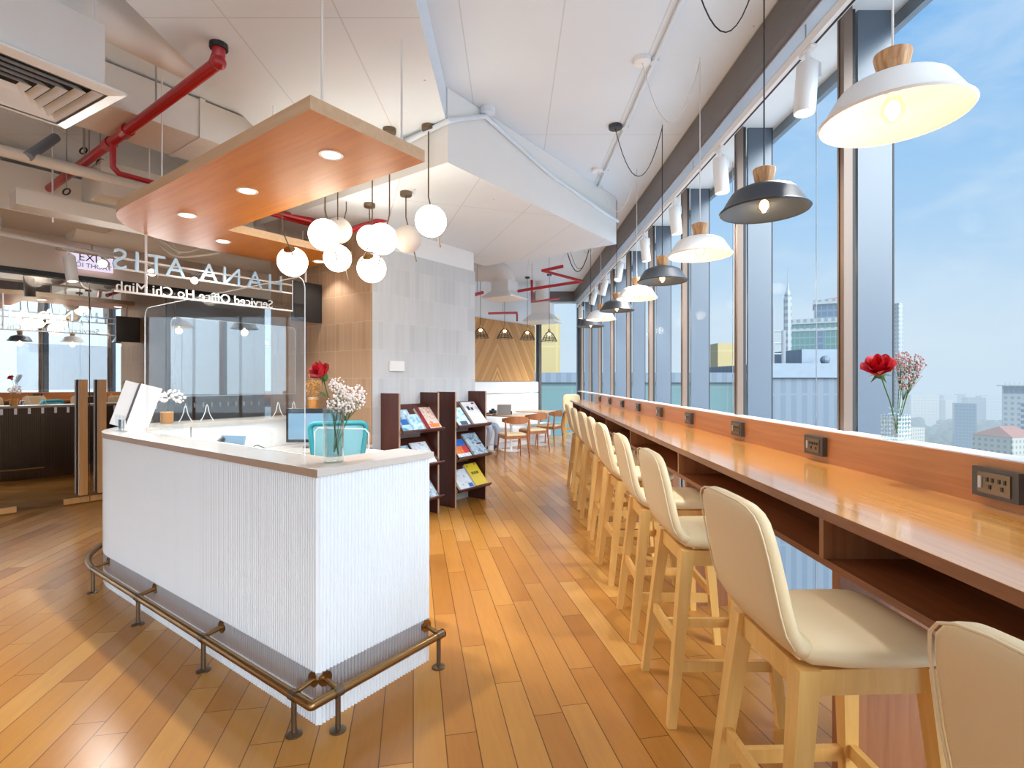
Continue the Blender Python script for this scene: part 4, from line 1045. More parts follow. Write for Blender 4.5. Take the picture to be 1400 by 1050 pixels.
for i, y in enumerate(pys):
    black = i % 2 == 1
    x = [1.245,1.275,1.287,1.30,1.305,1.285,1.25,1.25][i]
    g = 'charcoal pendants over the bar' if black else 'white pendants over the bar'
    if black not in protos:
        t = make_pendant(black); protos[black] = t; t.location = (x,y,ZP); t['label'] = plabels[i]; t['group'] = g; kids = list(t.children)
    else: t = dup(protos[black], (x,y,ZP), 0, plabels[i], g)
    cm = M['cord_b' if black else 'cord_w']
    hook = Vector((0,0,ZC-ZP)); rose_ = Vector((0.90-x,0.03,ZC-ZP-0.03))
    MB().tube([(0,0,0.21),(0,0,ZC-ZP-0.01)], 0.0035, 6).build('cord', cm, t)
    MB().tube(swag(hook-Vector((0,0,0.03)), rose_, 0.42), 0.0035, 6).build('swag_cord', cm, t, smooth=True)
    MB().lathe([(0,-0.03),(0.055,-0.03),(0.058,-0.026),(0.058,0),(0,0)], (0.90-x,0.03,ZC-ZP), 24).build('ceiling_rose', M['black_shade' if black else 'white_shade'], t, smooth=40)
# remove the cords copied from the prototypes (each lamp has its own)
for t in [o for o in C.objects if o.name.startswith('pendant_lamp')]:
    seen = {}
    for ch_ in [c for c in t.children if c.name.split('.')[0] in ('cord','swag_cord','ceiling_rose')]:
        seen.setdefault(ch_.name.split('.')[0], []).append(ch_)
    for k_, L2 in seen.items():
        for ex_ in L2[:-1]: bpy.data.objects.remove(ex_)
# conduit for the pendants
cd_ = MB(); cd_.tube([(0.985,-2,ZC-0.018),(0.985,9,ZC-0.018)], 0.014, 8)
for y in pys: cd_.tube([(0.90,y+0.03,ZC-0.018),(0.985,y+0.03,ZC-0.018)], 0.012, 6); cd_.tube([(0.985,y+0.03,ZC-0.03),(0.985,y+0.03,ZC)], 0.03, 10)
o = cd_.build('conduit', M['ceiling'], smooth=50); tag(o, 'white conduit on the slab feeding the bar pendants', 'conduit')
b = MB(); cw = [uv(0.0,v_-0.0,0,CB) for v_ in (0.0,2.9)]
pts = [Vector((CB.x-0.9*1,CB.y-0.02,ZB+0.16))]
q0 = uv(-0.03,-0.02,0,CB); q1 = uv(-0.03,2.0,0,CB); q2 = uv(-0.03,2.95,0,CB)
b.tube([uv(0.9,-0.03,ZB+0.22,CB), Vector((q0.x,q0.y,ZB+0.30)), uv(-0.03,0.42,ZC-0.06,CB), uv(-0.03,1.4,ZC-0.22,CB), uv(-0.03,2.4,ZC-0.28,CB), uv(-0.03,2.95,ZC-0.30,CB)], 0.02, 8)
b.lathe([(0,-0.05),(0.06,-0.05),(0.06,0),(0,0)], uv(-0.05,0.42,ZC,CB), 16)
o = b.build('conduit', M['ceiling'], smooth=50); tag(o, 'white conduit running along the upper edge of the dropped soffit', 'conduit')
# ================================================================== SEATING AREA AT THE FAR END
WZ = math.atan2(wv.y, wv.x)            # local x along the wall, local -y into the room
def wl(t, off, z=0): return Vector((W0.x+wv.x*t+wn.x*off, W0.y+wv.y*t+wn.y*off, z))
def panel_mat():
    m, t, b = base('chevron_oak_panel', 0.45)
    sp = t.new('ShaderNodeSeparateXYZ'); t.link(t.coord(), sp.inputs[0])
    x, z = sp.outputs[0], sp.outputs[2]
    ax = t.math('ABSOLUTE', t.math('SUBTRACT', x, 0.72))
    s = t.math('ADD', t.math('MULTIPLY', ax, 1.5), z); fr = t.math('FRACT', t.math('DIVIDE', s, 0.09)); row = t.math('FLOOR', t.math('DIVIDE', s, 0.09))
    wn_ = t.new('ShaderNodeTexWhiteNoise', noise_dimensions='1D'); t.link(row, wn_.inputs['W'])
    c = t.ramp(wn_.outputs['Value'], [(0, lin((178,124,66))), (1, lin((214,160,98)))])
    c = t.mix(t.math('MULTIPLY', t.math('LESS_THAN', fr, 0.06), 0.5), c, lin((120,78,38)))
    t.link(c, b.inputs['Base Color']); return m
wp = MB().box((-0.7,-0.045,1.46), (2.24,-0.005,2.855)).build('wall_panel', panel_mat(), None, (W0.x,W0.y,0), WZ)
tag(wp, 'oak chevron panel on the wall above the white banquette', 'wall panel')
bq = thing('banquette', 'white upholstered banquette bench under the oak panel', 'bench', (W0.x,W0.y,0), WZ)
MB().rbox((-1.5,-0.55,0.12), (2.22,-0.02,0.44), 0.04).build('seat', M['leather_white'], bq)
for z0, z1 in ((0.44,1.17),(1.18,1.445)): MB().rbox((-1.5,-0.17,z0), (2.24-0.10*(1.44-z0)*0-0.0,-0.02,z1), 0.03).build('back_cushion', M['leather_white'], bq)
MB().box((-1.5,-0.5,0), (2.2,-0.05,0.12)).build('plinth', M['white_wall'], bq)
def table(label, c, w, d, h, rz):
    t = thing('cafe_table', label, 'table', c, rz, 'light wood tables by the banquette')
    MB().rbox((-w/2,-d/2,h-0.028), (w/2,d/2,h), 0.03).build('table_top', M['table_wood'], t)
    MB().tube([(0,0,0.02),(0,0,h-0.028)], 0.028, 12).build('column', M['white_metal'], t)
    MB().lathe([(0,0),(0.22,0),(0.22,0.010),(0.03,0.02),(0,0.02)], (0,0,0), 24).build('foot_plate', M['white_metal'], t)
    return t
table('light wood table with the laptop and camera by the banquette', (-0.02,11.10,0), 0.70, 0.85, 0.755, WZ)
table('light wood table farther back beside the end windows', (0.62,12.15,0), 0.70, 0.85, 0.775, WZ)
lp = thing('laptop', 'open grey laptop with its back to the camera on the nearer table', 'laptop', at(688,560,11.0)*1.0, math.radians(0))
lp.location = (-0.17,11.0,0.7555); lp.rotation_euler = (0,0,math.radians(14))
MB().rbox((-0.15,0.0,0), (0.15,0.21,0.014), 0.01).build('laptop_base', M['laptop'], lp)
MB().rbox((-0.15,-0.004,0), (0.15,0.004,0.215), 0.004, Matrix.Translation((0,0.0,0.012)) @ Matrix.Rotation(math.radians(14),4,'X')).build('laptop_lid', M['laptop'], lp)
cmr = thing('camera', 'black camera standing on the table beside the laptop', 'camera', (-0.40,10.98,0.7555), math.radians(20))
MB().rbox((-0.075,-0.04,0), (0.075,0.04,0.10), 0.015).build('camera_body', M['plastic_black'], cmr); MB().rbox((-0.03,-0.03,0.10), (0.03,0.03,0.135), 0.01).build('viewfinder', M['plastic_black'], cmr)
MB().lathe([(0,0),(0.038,0),(0.038,0.09),(0.033,0.10),(0,0.095)], (0,0,0), 18, rotM('X',90,(0,-0.035,0.05))).build('lens', M['black'], cmr, smooth=40)
gl = MB().lathe([(0,0),(0.03,0),(0.035,0.07),(0.0,0.07)], (-0.03,11.18,0.7555), 16).build('cup', M['plastic_black'], smooth=40); tag(gl, 'small dark cup on the table behind the laptop', 'cup')
def cafe_chair():
    t = thing('wooden_chair', '', 'chair', (0,0,0))          # faces +y, its back at -y
    for sx in (-1,1):
        MB().tube([(sx*0.25,-0.235,0),(sx*0.215,-0.20,0.44),(sx*0.235,-0.235,0.74)], [0.011,0.021,0.013], 10).build('leg', M['teak'], t, smooth=50)
        MB().tube([(sx*0.245,0.24,0),(sx*0.215,0.20,0.45)], [0.011,0.02], 10).build('leg', M['teak'], t, smooth=50)
        MB().box((sx*0.215-0.012,-0.2,0.385), (sx*0.215+0.012,0.2,0.435)).build('seat_rail', M['teak'], t)
    for y in (-0.2,0.2): MB().box((-0.215,y-0.012,0.385), (0.215,y+0.012,0.435)).build('seat_rail', M['teak'], t)
    MB().rbox((-0.225,-0.20,0.43), (0.225,0.22,0.475), 0.04).build('seat_pad', M['leather'], t)
    def fn(s, q):
        a = math.radians(-62+124*s); hh = 0.055*math.cos(math.radians(-75+150*s))+0.016
        return Vector((0.285*math.sin(a)/math.sin(math.radians(62))*0.92, -0.13-0.15*(math.cos(a)-0.47)/0.53, 0.735+(q-0.5)*2*hh))
    b = MB(); b.grid(fn, 16, 5); b.grid(lambda s,q: fn(1-s,q)+Vector((0,0.022,0)), 16, 5)
    b.build('back_rail', M['teak'], t, smooth=True)
    return t
c0 = cafe_chair(); c0.location = (0.02,10.02,0); c0.rotation_euler = (0,0,math.radians(20)); c0['label'] = 'wooden chair with curved back rail nearest the magazine rack'; c0['group'] = 'wooden chairs at the tables'
dup(c0, (0.45,10.98,0), math.radians(28), 'wooden chair behind the nearest one, between the two tables', 'wooden chairs at the tables')
dup(c0, (0.86,12.0,0), math.radians(60), 'wooden chair beside the first bar stools of the far end', 'wooden chairs at the tables')

# ---- the seated person, mostly hidden by the rack: legs, shoes, an arm on the table
def skin_chain(verts, edges, name, mat, parent, root=0, sub=2):
    me = bpy.data.meshes.new(name); me.from_pydata([v[0] for v in verts], edges, [])
    o = bpy.data.objects.new(name, me); C.objects.link(o); o.parent = parent
    md = o.modifiers.new('skin', 'SKIN'); md.use_smooth_shade = True
    for i, v in enumerate(verts):
        sv = me.skin_vertices[0].data[i]; sv.radius = (v[1], v[1] if len(v) < 3 else v[2]); sv.use_root = (i == root)
    ss = o.modifiers.new('sub', 'SUBSURF'); ss.levels = sub; ss.render_levels = sub
    dg = bpy.context.evaluated_depsgraph_get(); m2 = bpy.data.meshes.new_from_object(o.evaluated_get(dg)); o.modifiers.clear(); o.data = m2
    m2.materials.clear(); m2.materials.append(mat); m2.polygons.foreach_set('use_smooth', [True]*len(m2.polygons)); m2.name = name
    return o
pe = thing('person', 'seated person in pale denim and suede shoes, mostly hidden behind the rack', 'person', (-0.66-wv.x*0.30,11.22-wv.y*0.30,0), WZ-PI/2+0.22)
# local: x forward (into the room), y to the left
vt = [((0,0,0.53),0.15,0.12),((-0.01,0,0.66),0.14,0.10),((0.05,0,0.80),0.15,0.10),((0.12,0,0.90),0.14,0.09),((0.17,0,0.965),0.055),((0.205,0,1.03),0.05),
      ((0.10,0.18,0.89),0.055),((0.12,0.24,0.74),0.042),((0.30,0.20,0.775),0.034),((0.40,0.12,0.785),0.028),
      ((0.10,-0.18,0.89),0.055),((0.12,-0.24,0.74),0.042),((0.30,-0.20,0.775),0.034),((0.40,-0.12,0.785),0.028)]
skin_chain(vt, [(0,1),(1,2),(2,3),(3,4),(4,5),(3,6),(6,7),(7,8),(8,9),(3,10),(10,11),(11,12),(12,13)], 'body', M['shirt'], pe)
vl = [((0,0,0.52),0.13,0.11),((0.05,0.10,0.52),0.10),((0.28,0.12,0.535),0.085),((0.52,0.10,0.545),0.072),((0.55,0.10,0.40),0.06),((0.50,0.10,0.13),0.045),
      ((0.05,-0.10,0.52),0.10),((0.28,-0.13,0.535),0.085),((0.50,-0.16,0.545),0.072),((0.50,-0.16,0.40),0.06),((0.42,-0.16,0.13),0.045)]
skin_chain(vl, [(0,1),(1,2),(2,3),(3,4),(4,5),(0,6),(6,7),(7,8),(8,9),(9,10)], 'trousers', M['denim'], pe)
for y, x in ((0.10,0.50),(-0.16,0.42)):
    skin_chain([((x-0.03,y,0.06),0.048),((x+0.06,y,0.05),0.046,0.04),((x+0.17,y,0.035),0.04,0.03)], [(0,1),(1,2)], 'shoe', M['shoe'], pe)
    MB().tube([(x,y,0.05),(x,y,0.15)], 0.038, 12).build('sock', M['shirt'], pe, smooth=True)
for s in (1,-1):
    hb = MB(); o_ = Vector((0.41,0.12*s,0.785))
    hb.ball(o_+Vector((0.035,-0.005*s,0)), 0.036, 12, 8, sz=0.45)
    for k in range(4):
        d = Vector((1,(-0.28+0.16*k)*-s*0.5,0)).normalized(); st_ = o_+Vector((0.06,(-0.024+0.016*k),0.0)); Lf = (0.055,0.065,0.062,0.048)[k]
        hb.tube([st_, st_+d*Lf*0.55+Vector((0,0,0.006)), st_+d*Lf+Vector((0,0,-0.008))], [0.009,0.0085,0.007], 8)
    hb.tube([o_+Vector((0.02,-0.03*s,0)), o_+Vector((0.05,-0.05*s,0.004)), o_+Vector((0.075,-0.05*s,0))], [0.011,0.010,0.008], 8)
    hb.build('hand', M['skin'], pe, smooth=True)
hd = MB(); Q = rotM('Y',28,(0.235,0,1.10)); hd.ball((0,0,0), 0.085, 18, 14, Q, sz=1.28)
hd.tube([Q@Vector((0.075,0,0.0)),Q@Vector((0.105,0,-0.025)),Q@Vector((0.085,0,-0.035))], [0.010,0.014,0.010], 8)
for s in (1,-1): hd.ball(Q@Vector((-0.005,0.084*s,-0.01)), 0.022, 8, 6)
hd.build('head', M['skin'], pe, smooth=True)
hr = MB(); hr.ball((-0.014,0,0.022), 0.092, 18, 14, Q, sz=1.16); hr.build('hair', M['hair'], pe, smooth=True)
fe = MB()
for s in (1,-1): fe.ball(Q@Vector((0.079,0.03*s,0.01)), 0.010, 8, 6)
fe.build('eye', M['hair'], pe); MB().tube([Q@Vector((0.076,-0.022,-0.058)),Q@Vector((0.083,0,-0.060)),Q@Vector((0.076,0.022,-0.058))], 0.005, 6).build('mouth', M['rose'], pe)

# ---- wire cage pendants
def cage(label, px, py, d, w):
    c = at(px, py, d); t = thing('cage_pendant', label, 'pendant lamp', c, 0, 'wire cage pendants over the tables')
    b = MB(); prof = [(0.025,0.10),(0.07,0.07),(0.13,-0.03),(0.165,-0.10)]
    for k in range(12):
        a = 2*PI*k/12; b.tube([(r*math.cos(a),r*math.sin(a),z) for r,z in prof], 0.0045, 5)
    for r,z in prof[1:]+[(0.15,-0.065)]: b.tube([(r*math.cos(2*PI*k/24),r*math.sin(2*PI*k/24),z) for k in range(24)], 0.0045, 5, closed=True)
    b.build('wire_cage', M['black'], t)
    MB().lathe([(0,0.09),(0.022,0.09),(0.026,0.15),(0,0.16)], (0,0,0), 14).build('lamp_holder', M['pendant_wood'], t)
    MB().ball((0,0,0.05), 0.032, 12, 8).build('bulb', M['bulb'], t, smooth=True)
    MB().tube([(0,0,0.155),(0,0,ZC-c.z)], 0.005, 6).build('cord', M['cord_b'], t)
    MB().lathe([(0,-0.03),(0.05,-0.03),(0.05,0),(0,0)], (0,0,ZC-c.z), 18).build('ceiling_rose', M['black'], t)
cage('wire cage pendant beside the pillar edge', 657, 455, 10.4, .3); cage('wire cage pendant in front of the oak panel, second from the pillar', 690, 456, 10.8, .3)
cage('wire cage pendant at the right end of the oak panel', 721, 458, 11.3, .3); cage('wire cage pendant in front of the end windows', 751, 460, 11.0, .3)

# ================================================================== CEILING SERVICES
def prism_box(name, label, cat, o, along, L, w, z0, z1, mat, lip=0, kind=None):
    # box along a plan direction, starting at o, growing to the left of the direction
    d = Vector((along[0],along[1],0)).normalized(); n = Vector((-d.y,d.x,0)); Q = frameM(Vector((o[0],o[1],0)), d, n, Vector((0,0,1)))
    b = MB().box((0,0,z0), (L,w,z1), Q)
    m = b.build(name, mat); tag(m, label, cat); return m, Q
VV = (V.x,V.y); UU = (U.x,U.y)
# big rectangular duct behind the diffuser
p0 = atz(60,50,3.68)
d1, Q = prism_box('air_duct', 'big white rectangular air duct under the slab at upper left', 'air duct', (p0.x-V.x*0.3,p0.y-V.y*0.3), VV, 1.75, 0.55, 3.385, 3.68, M['duct'])
for x in (0.55,1.25): MB().box((x-0.02,-0.012,3.378), (x+0.02,0.562,3.69), Q).build('joint_flange', M['duct'], d1)
# ceiling diffuser
dc_ = Vector((-2.565,2.676)); DA = Vector((-0.866,0.5,0)); DB = Vector((-0.5,-0.866,0))
df = thing('air_diffuser', 'square white four-way air diffuser with a box plenum at the upper left corner', 'air diffuser', (dc_.x,dc_.y,3.0), math.atan2(DA.y, DA.x))
b = MB()
def ringq(r0, z0, r1, z1):
    vs = [(s*r0,t_*r0,z0) for s,t_ in ((-1,-1),(1,-1),(1,1),(-1,1))]+[(s*r1,t_*r1,z1) for s,t_ in ((-1,-1),(1,-1),(1,1),(-1,1))]
    b.add(vs, [(i,(i+1)%4,4+(i+1)%4,4+i) for i in range(4)])
ringq(0.37,0.0,0.37,0.012); ringq(0.37,0.0,0.31,-0.012); ringq(0.37,0.012,0.30,0.05)
b.build('frame', M['white_metal'], df)
for k in range(5):
    b = MB(); r = 0.296-0.056*k; ringq(r,-0.010,r-0.026,0.016); ringq(r-0.003,-0.008,r-0.029,0.019); b.build('louvre', M['white_metal'], df)
MB().box((-0.30,-0.30,0.05), (0.30,0.30,0.36)).build('plenum_box', M['duct'], df)
MB().box((-0.296,-0.296,0.046), (0.296,0.296,0.0495)).build('throat_shade', M['void_shade'], df)  # dark sheet standing for the shade inside the plenum
b = MB(); b.tube([(-0.02,-0.1,0.36),(-0.02,-0.12,0.50),(-0.02,-0.3,0.62),(-0.02,-0.9,0.62)], 0.17, 20)
b.build('flexible_hose', M['duct'], df, smooth=50)
for s,t_ in ((1,1),(1,-1),(-1,1),(-1,-1)): MB().tube([(s*0.27,t_*0.27,0.36),(s*0.27,t_*0.27,0.70)], 0.005, 6).build('hanger_rod', M['white_metal'], df)
# red sprinkler pipe with branch
e0 = atz(299,85,3.34); e0u = Vector((e0.x,e0.y,ZL))
rpipe = thing('sprinkler_pipe', 'long red sprinkler pipe rising to the beam above the canopy', 'pipe', (e0.x,e0.y,0))
ud = Vector((U.x,U.y,0))
def rel(p): return Vector((p.x-e0.x,p.y-e0.y,p.z))
endp = e0+ud*4.4
MB().tube([rel(Vector((e0.x,e0.y,ZL-0.02))), rel(Vector((e0.x,e0.y,3.38))), rel(e0+ud*0.05), rel(endp)], 0.036, 14).build('main_pipe', M['red'], rpipe, smooth=50)
MB().tube([rel(Vector((e0.x,e0.y,ZL))), rel(Vector((e0.x,e0.y,ZL-0.03)))], 0.05, 12).build('wall_socket', M['black'], rpipe)
MB().ball(rel(e0), 0.042, 14, 10).build('elbow', M['red'], rpipe, smooth=True)
tb = e0+ud*1.72; vd = Vector((V.x,V.y,0))
for f in (1.45,1.80): 
    c = e0+ud*f; MB().tube([rel(c-ud*0.05), rel(c+ud*0.05)], 0.046, 14).build('coupling', M['red'], rpipe, smooth=50)
tz = tb-Vector((0,0,0.24)); MB().tube([rel(tb), rel(tz+Vector((0,0,0.04))), rel(tz+vd*0.04), rel(tz+vd*2.6)], 0.022, 12).build('branch_pipe', M['red'], rpipe, smooth=50)
for f in (0.9,2.4): c = e0+ud*f; MB().tube([rel(c), rel(Vector((c.x,c.y,ZC)))], 0.006, 6).build('hanger_rod', M['steel'], rpipe)
# white insulated pipe, cable tray, round duct over the glass doors
q0 = atz(-30,197,3.2); q1 = atz(145,243,3.2); dq = (q1-q0).normalized()
wpipe = MB().tube([q0-dq*0.4, q1, q1+dq*0.35], 0.045, 14).build('insulated_pipe', M['duct_warm'], smooth=50); tag(wpipe, 'white insulated pipe passing below the red pipe', 'pipe')
p = at(22,268,4.2)
tray, Q = prism_box('cable_tray', 'white boxed cable tray left of the canopy tip', 'cable tray', (p.x,p.y), VV, 1.9, 0.22, p.z-0.06, p.z+0.07, M['duct_warm'])
for x in (0.5,1.4): MB().tube([Q@Vector((x,0.11,p.z+0.07)), Q@Vector((x,0.11,ZC))], 0.006, 6).build('hanger_rod', M['steel'], tray)
c0_ = gw(-0.55,2.98,0.85); c1_ = gw(2.4,2.98,0.85)
rd = MB().tube([c0_+Vector((0,0,0.22)), c1_+Vector((0,0,0.22))], 0.24, 24).build('round_duct', M['duct_warm'], smooth=50); tag(rd, 'cream round air duct above the glass doors', 'air duct')
b = MB().tube([gw(-0.6,2.92,0.55), gw(2.6,2.92,0.55)], 0.022, 10).build('conduit_pipe', M['duct_warm'], smooth=50); tag(b, 'thin cream pipe along the plaster above the exit sign', 'pipe')
pb, Q = prism_box('plenum_box', 'cream box duct under the slab left of the cable tray', 'air duct', (gw(-2.6,0,1.3).x,gw(-2.6,0,1.3).y), VV, 2.3, 0.8, 3.06, 3.5, M['duct_warm'])
b2, Q = prism_box('air_duct', 'cream insulated duct behind the red branch pipe', 'air duct', (uv(3.4,0.2).x,uv(3.4,0.2).y), VV, 1.3, 0.5, 3.05, 3.34, M['duct_warm'])
for i, (P_c, lab_) in enumerate((([(211,322),(222,338),(240,350),(262,351),(300,346)],'loose cream cable drooping behind the canopy arm, the longest of the three loops'),
        ([(219,322),(231,335),(246,346)],'loose cream cable drooping behind the canopy arm, the leftmost short loop'), ([(235,324),(240,339),(255,345),(283,336)],'loose cream cable drooping behind the canopy arm, the loop nearest the canopy corner'))):
    Q_ = [at(x_, y_, 5.75+0.06*i) for x_, y_ in P_c]; Q_ = [Vector((Q_[0].x,Q_[0].y,Q_[0].z+0.25))]+Q_
    R_ = []
    for k_ in range(len(Q_)-1):
        p0_,p1_,p2_,p3_ = Q_[max(0,k_-1)],Q_[k_],Q_[k_+1],Q_[min(len(Q_)-1,k_+2)]
        for t_ in (0,0.25,0.5,0.75): R_.append(0.5*((2*p1_)+(p2_-p0_)*t_+(2*p0_-5*p1_+4*p2_-p3_)*t_*t_+(3*p1_-p0_-3*p2_+p3_)*t_**3))
    R_.append(Q_[-1])
    w = MB().tube(R_, 0.014, 8).build('drooping_cable', M['duct_warm'], smooth=True); tag(w, lab_, 'cable', 'drooping ceiling cables')
sp_ = MB().tube([at(38,214,4.02), at(76,188,4.35)], 0.035, 12).build('stub_pipe', M['spandrel'], smooth=50); tag(sp_, 'short dark grey pipe branching off the white insulated pipe', 'pipe')
for px_, py_, d_, lab_ in ((114,206,4.55,'black pipe hanger with wire loop left of the red branch pipe'),(137,222,4.5,'black pipe hanger beside the bend of the red branch pipe'),(91,262,4.55,'black pipe hanger above the boxed cable tray')):
    c_ = at(px_, py_, d_); hg = thing('pipe_hanger', lab_, 'hanger', c_, 0, 'black pipe hangers at upper left')
    MB().tube([(0.03*math.cos(a_), 0.03*math.sin(a_)*0.3, 0.03*math.sin(a_)) for a_ in [2*PI*k_/14 for k_ in range(14)]], 0.007, 6, closed=True).build('clamp_ring', M['plastic_black'], hg)
    MB().tube([(0,0,0.03),(0,0,ceil_z(c_.x,c_.y)-c_.z)], 0.005, 6).build('hanger_rod', M['steel'], hg)
for px in (72,): 
    a = at(px,180+60,4.6); t_ = MB().tube([Vector((a.x,a.y,ZC)), Vector((a.x,a.y,2.86))], 0.007, 6).build('suspension_rod', M['white_metal']); tag(t_, 'thin white hanging rod at the far left above the track', 'rod')
# far ceiling: hood diffusers and red pipes
def hood(label, px, py, z, w, h, rz):
    c = atz(px, py, z); t = thing('hood_diffuser', label, 'air diffuser', c, rz, 'white hood diffusers at the far end')
    b = MB(); r = w/2; k = r*0.58
    vs = [(s*r,q*r,0) for s,q in ((-1,-1),(1,-1),(1,1),(-1,1))]+[(s*r,q*r,0.03) for s,q in ((-1,-1),(1,-1),(1,1),(-1,1))]+[(s*k,q*k,h*0.45) for s,q in ((-1,-1),(1,-1),(1,1),(-1,1))]+[(s*k,q*k,h) for s,q in ((-1,-1),(1,-1),(1,1),(-1,1))]
    fs = []
    for j in range(3): fs += [(j*4+i,j*4+(i+1)%4,j*4+4+(i+1)%4,j*4+4+i) for i in range(4)]
    fs += [(3,2,1,0),(12,13,14,15)]
    b.add(vs, fs); b.build('hood', M['white_metal'], t)
    return t, c, h
t, c, h = hood('white square hood diffuser fed by a fat bent duct near the pillar', 690, 409, 2.98, 0.62, 0.32, RZ+0.1)
Rr = 0.30
M_ = [(0,0,h-0.02),(0,0,h+0.02)]+[(-0.24*(1-math.cos(a)),0.06*(1-math.cos(a)),h+0.02+0.20*math.sin(a)) for a in [PI/2*i/10 for i in range(1,11)]]+[(-1.4,0.35,h+0.22)]
MB().tube([Matrix.Rotation(-(RZ+0.1),4,'Z')@Vector(p_) for p_ in M_], 0.19, 22).build('bent_duct', M['duct'], t, smooth=50)
t, c, h = hood('white square hood diffuser near the end windows', 742, 441, 2.78, 0.72, 0.42, RZ+0.3)
MB().tube([(0,0,h),(0,0,ZC-c.z)], 0.16, 20).build('round_duct', M['duct'], t, smooth=50)
def red(label, P, r=0.03, drops=()):
    P = [at(*p) for p in P]; o = P[0].copy(); t = thing('sprinkler_pipe', label, 'pipe', o)
    MB().tube([p-o for p in P], r, 12).build('pipe_run', M['red'], t, smooth=40)
    for i, dz in drops: MB().tube([P[i]-o-Vector((0,0,0.02)), P[i]-o+Vector((0,0,dz))], r*0.8, 10).build('sprinkler_drop', M['red'], t, smooth=40)
    MB().tube([(P[0]+P[1])/2-o, Vector((((P[0]+P[1])/2).x,((P[0]+P[1])/2).y,ZC))-o], 0.006, 6).build('hanger_rod', M['steel'], t)
    return t
red('red pipe zigzag nearest the windows at the far end of the ceiling', [(708,398,9.7),(796,384.5,9.3),(742,370,8.6),(770,364,8.6)], 0.028, ((2,0.02),))
red('thin red pipe with an upright drop below the zigzag pipe', [(727,383,10.0),(727.5,413,10.0),(764,408,10.3)], 0.024)
red('short red pipe in front of the wall above the oak panel', [(668,428.5,10.6),(707,427.5,10.9)], 0.024, ((1,-0.18),))
red('red pipe stub entering the bent duct by the pillar', [(645,404,9.0),(660,400,9.2)], 0.03)
red('red pipe between the canopy arms behind the globes', [(380,291,5.2),(428,303,5.35),(470,313,5.2)], 0.035)
red('red pipe angle behind the central globe', [(480,314,5.3),(536,297,5.45),(498,286,5.5)], 0.032)
# swagged black cables at the far end
b = MB().tube(swag(at(776,346,8.6), at(805,342,8.3), 0.32), 0.007, 6).build('hanging_cable', M['cord_b'], smooth=True); tag(b, 'black cable swag under the slab at the far end', 'cable')
# lamp hanging over the entrance, reflected and seen through the glass
ZFAR = 1

# ================================================================== OUTSIDE: NEIGHBOURS AND THE CITY
GZ = -92.0
M['bounce_white'] = plain('white_bounce_surface', (246,247,248), 0.8, var=0.02)  # for the roofs added outside to throw daylight up at the ceiling
o = MB().box((2.25,-30,-4.2), (27,12.5,-4.0)).build('bounce_roof', M['bounce_white']); struct(o, 'white roof added below the windows to bounce daylight onto the ceiling')
o = MB().box((-26,-30,-4.2), (2.2,-5.2,-4.0)).build('bounce_roof', M['bounce_white']); struct(o, 'unseen white roof added behind the building to bounce daylight indoors')
M['gz'] = plain('city_ground_concrete', (140,142,138), 0.9, var=0.3, scale=0.02)  # pale concrete of the city seen from above
o = MB().box((-2500,-1500,GZ-1), (4000,5000,GZ)).build('city_ground', M['gz']); struct(o, 'ground of the city far below')
def facade(name, c, cw, w, h, fw=0.55, fh=0.55, rough=0.4):
    m, t, b = base(name, rough)
    sp = t.new('ShaderNodeSeparateXYZ'); t.link(t.coord(), sp.inputs[0])
    xy = t.math('ADD', sp.outputs[0], sp.outputs[1])
    a = t.math('LESS_THAN', t.math('FRACT', t.math('DIVIDE', xy, w)), fw); z = t.math('LESS_THAN', t.math('FRACT', t.math('DIVIDE', sp.outputs[2], h)), fh)
    f = t.math('MULTIPLY', a, z); n = t.noise(t.coord(), 0.05, 3)
    c0 = lin(c); cc = t.mix(n, tuple(x*0.9 for x in c0[:3])+(1,), c0)
    t.link(t.mix(f, cc, lin(cw)), b.inputs['Base Color']); return m
M['louvre_bldg'] = facade('grey_louvre_block', (112,122,132), (100,110,122), 0.9, 4.2, 0.5, 0.96)
M['teal_bldg'] = facade('teal_glass_block', (106,128,128), (92,118,118), 3.4, 3.1, 0.97, 0.94, 0.25)
M['teal_tower'] = facade('teal_glass_tower', (100,132,130), (66,112,108), 2.2, 3.6, 0.86, 0.8, 0.25)
M['pale_conc'] = facade('pale_tower_concrete', (164,168,170), (118,128,136), 3.0, 3.4, 0.5, 0.5)
M['cream_bldg'] = facade('cream_block', (184,178,164), (130,130,128), 3.2, 3.2, 0.45, 0.5)
M['blue_bldg'] = facade('blue_glass_block', (92,114,132), (66,92,114), 2.6, 3.3, 0.8, 0.7, 0.25)
M['yellow_bldg'] = facade('ochre_block', (176,156,106), (164,144,96), 9.0, 7.0, 0.97, 0.97)
M['red_roof'] = plain('terracotta_roof', (160,110,94), 0.8, var=0.15, scale=0.1)
M['tree'] = plain('hazy_tree_canopy', (62,78,70), 0.95, var=0.35, scale=0.15)
def building(name, label, cx, cy, w, d, z1, mat, rz=0, z0=GZ, cat='building', group=None):
    o = MB().box((-w/2,-d/2,0), (w/2,d/2,z1-z0)).build(name, mat, None, (cx,cy,z0), rz); tag(o, label, cat, group); return o
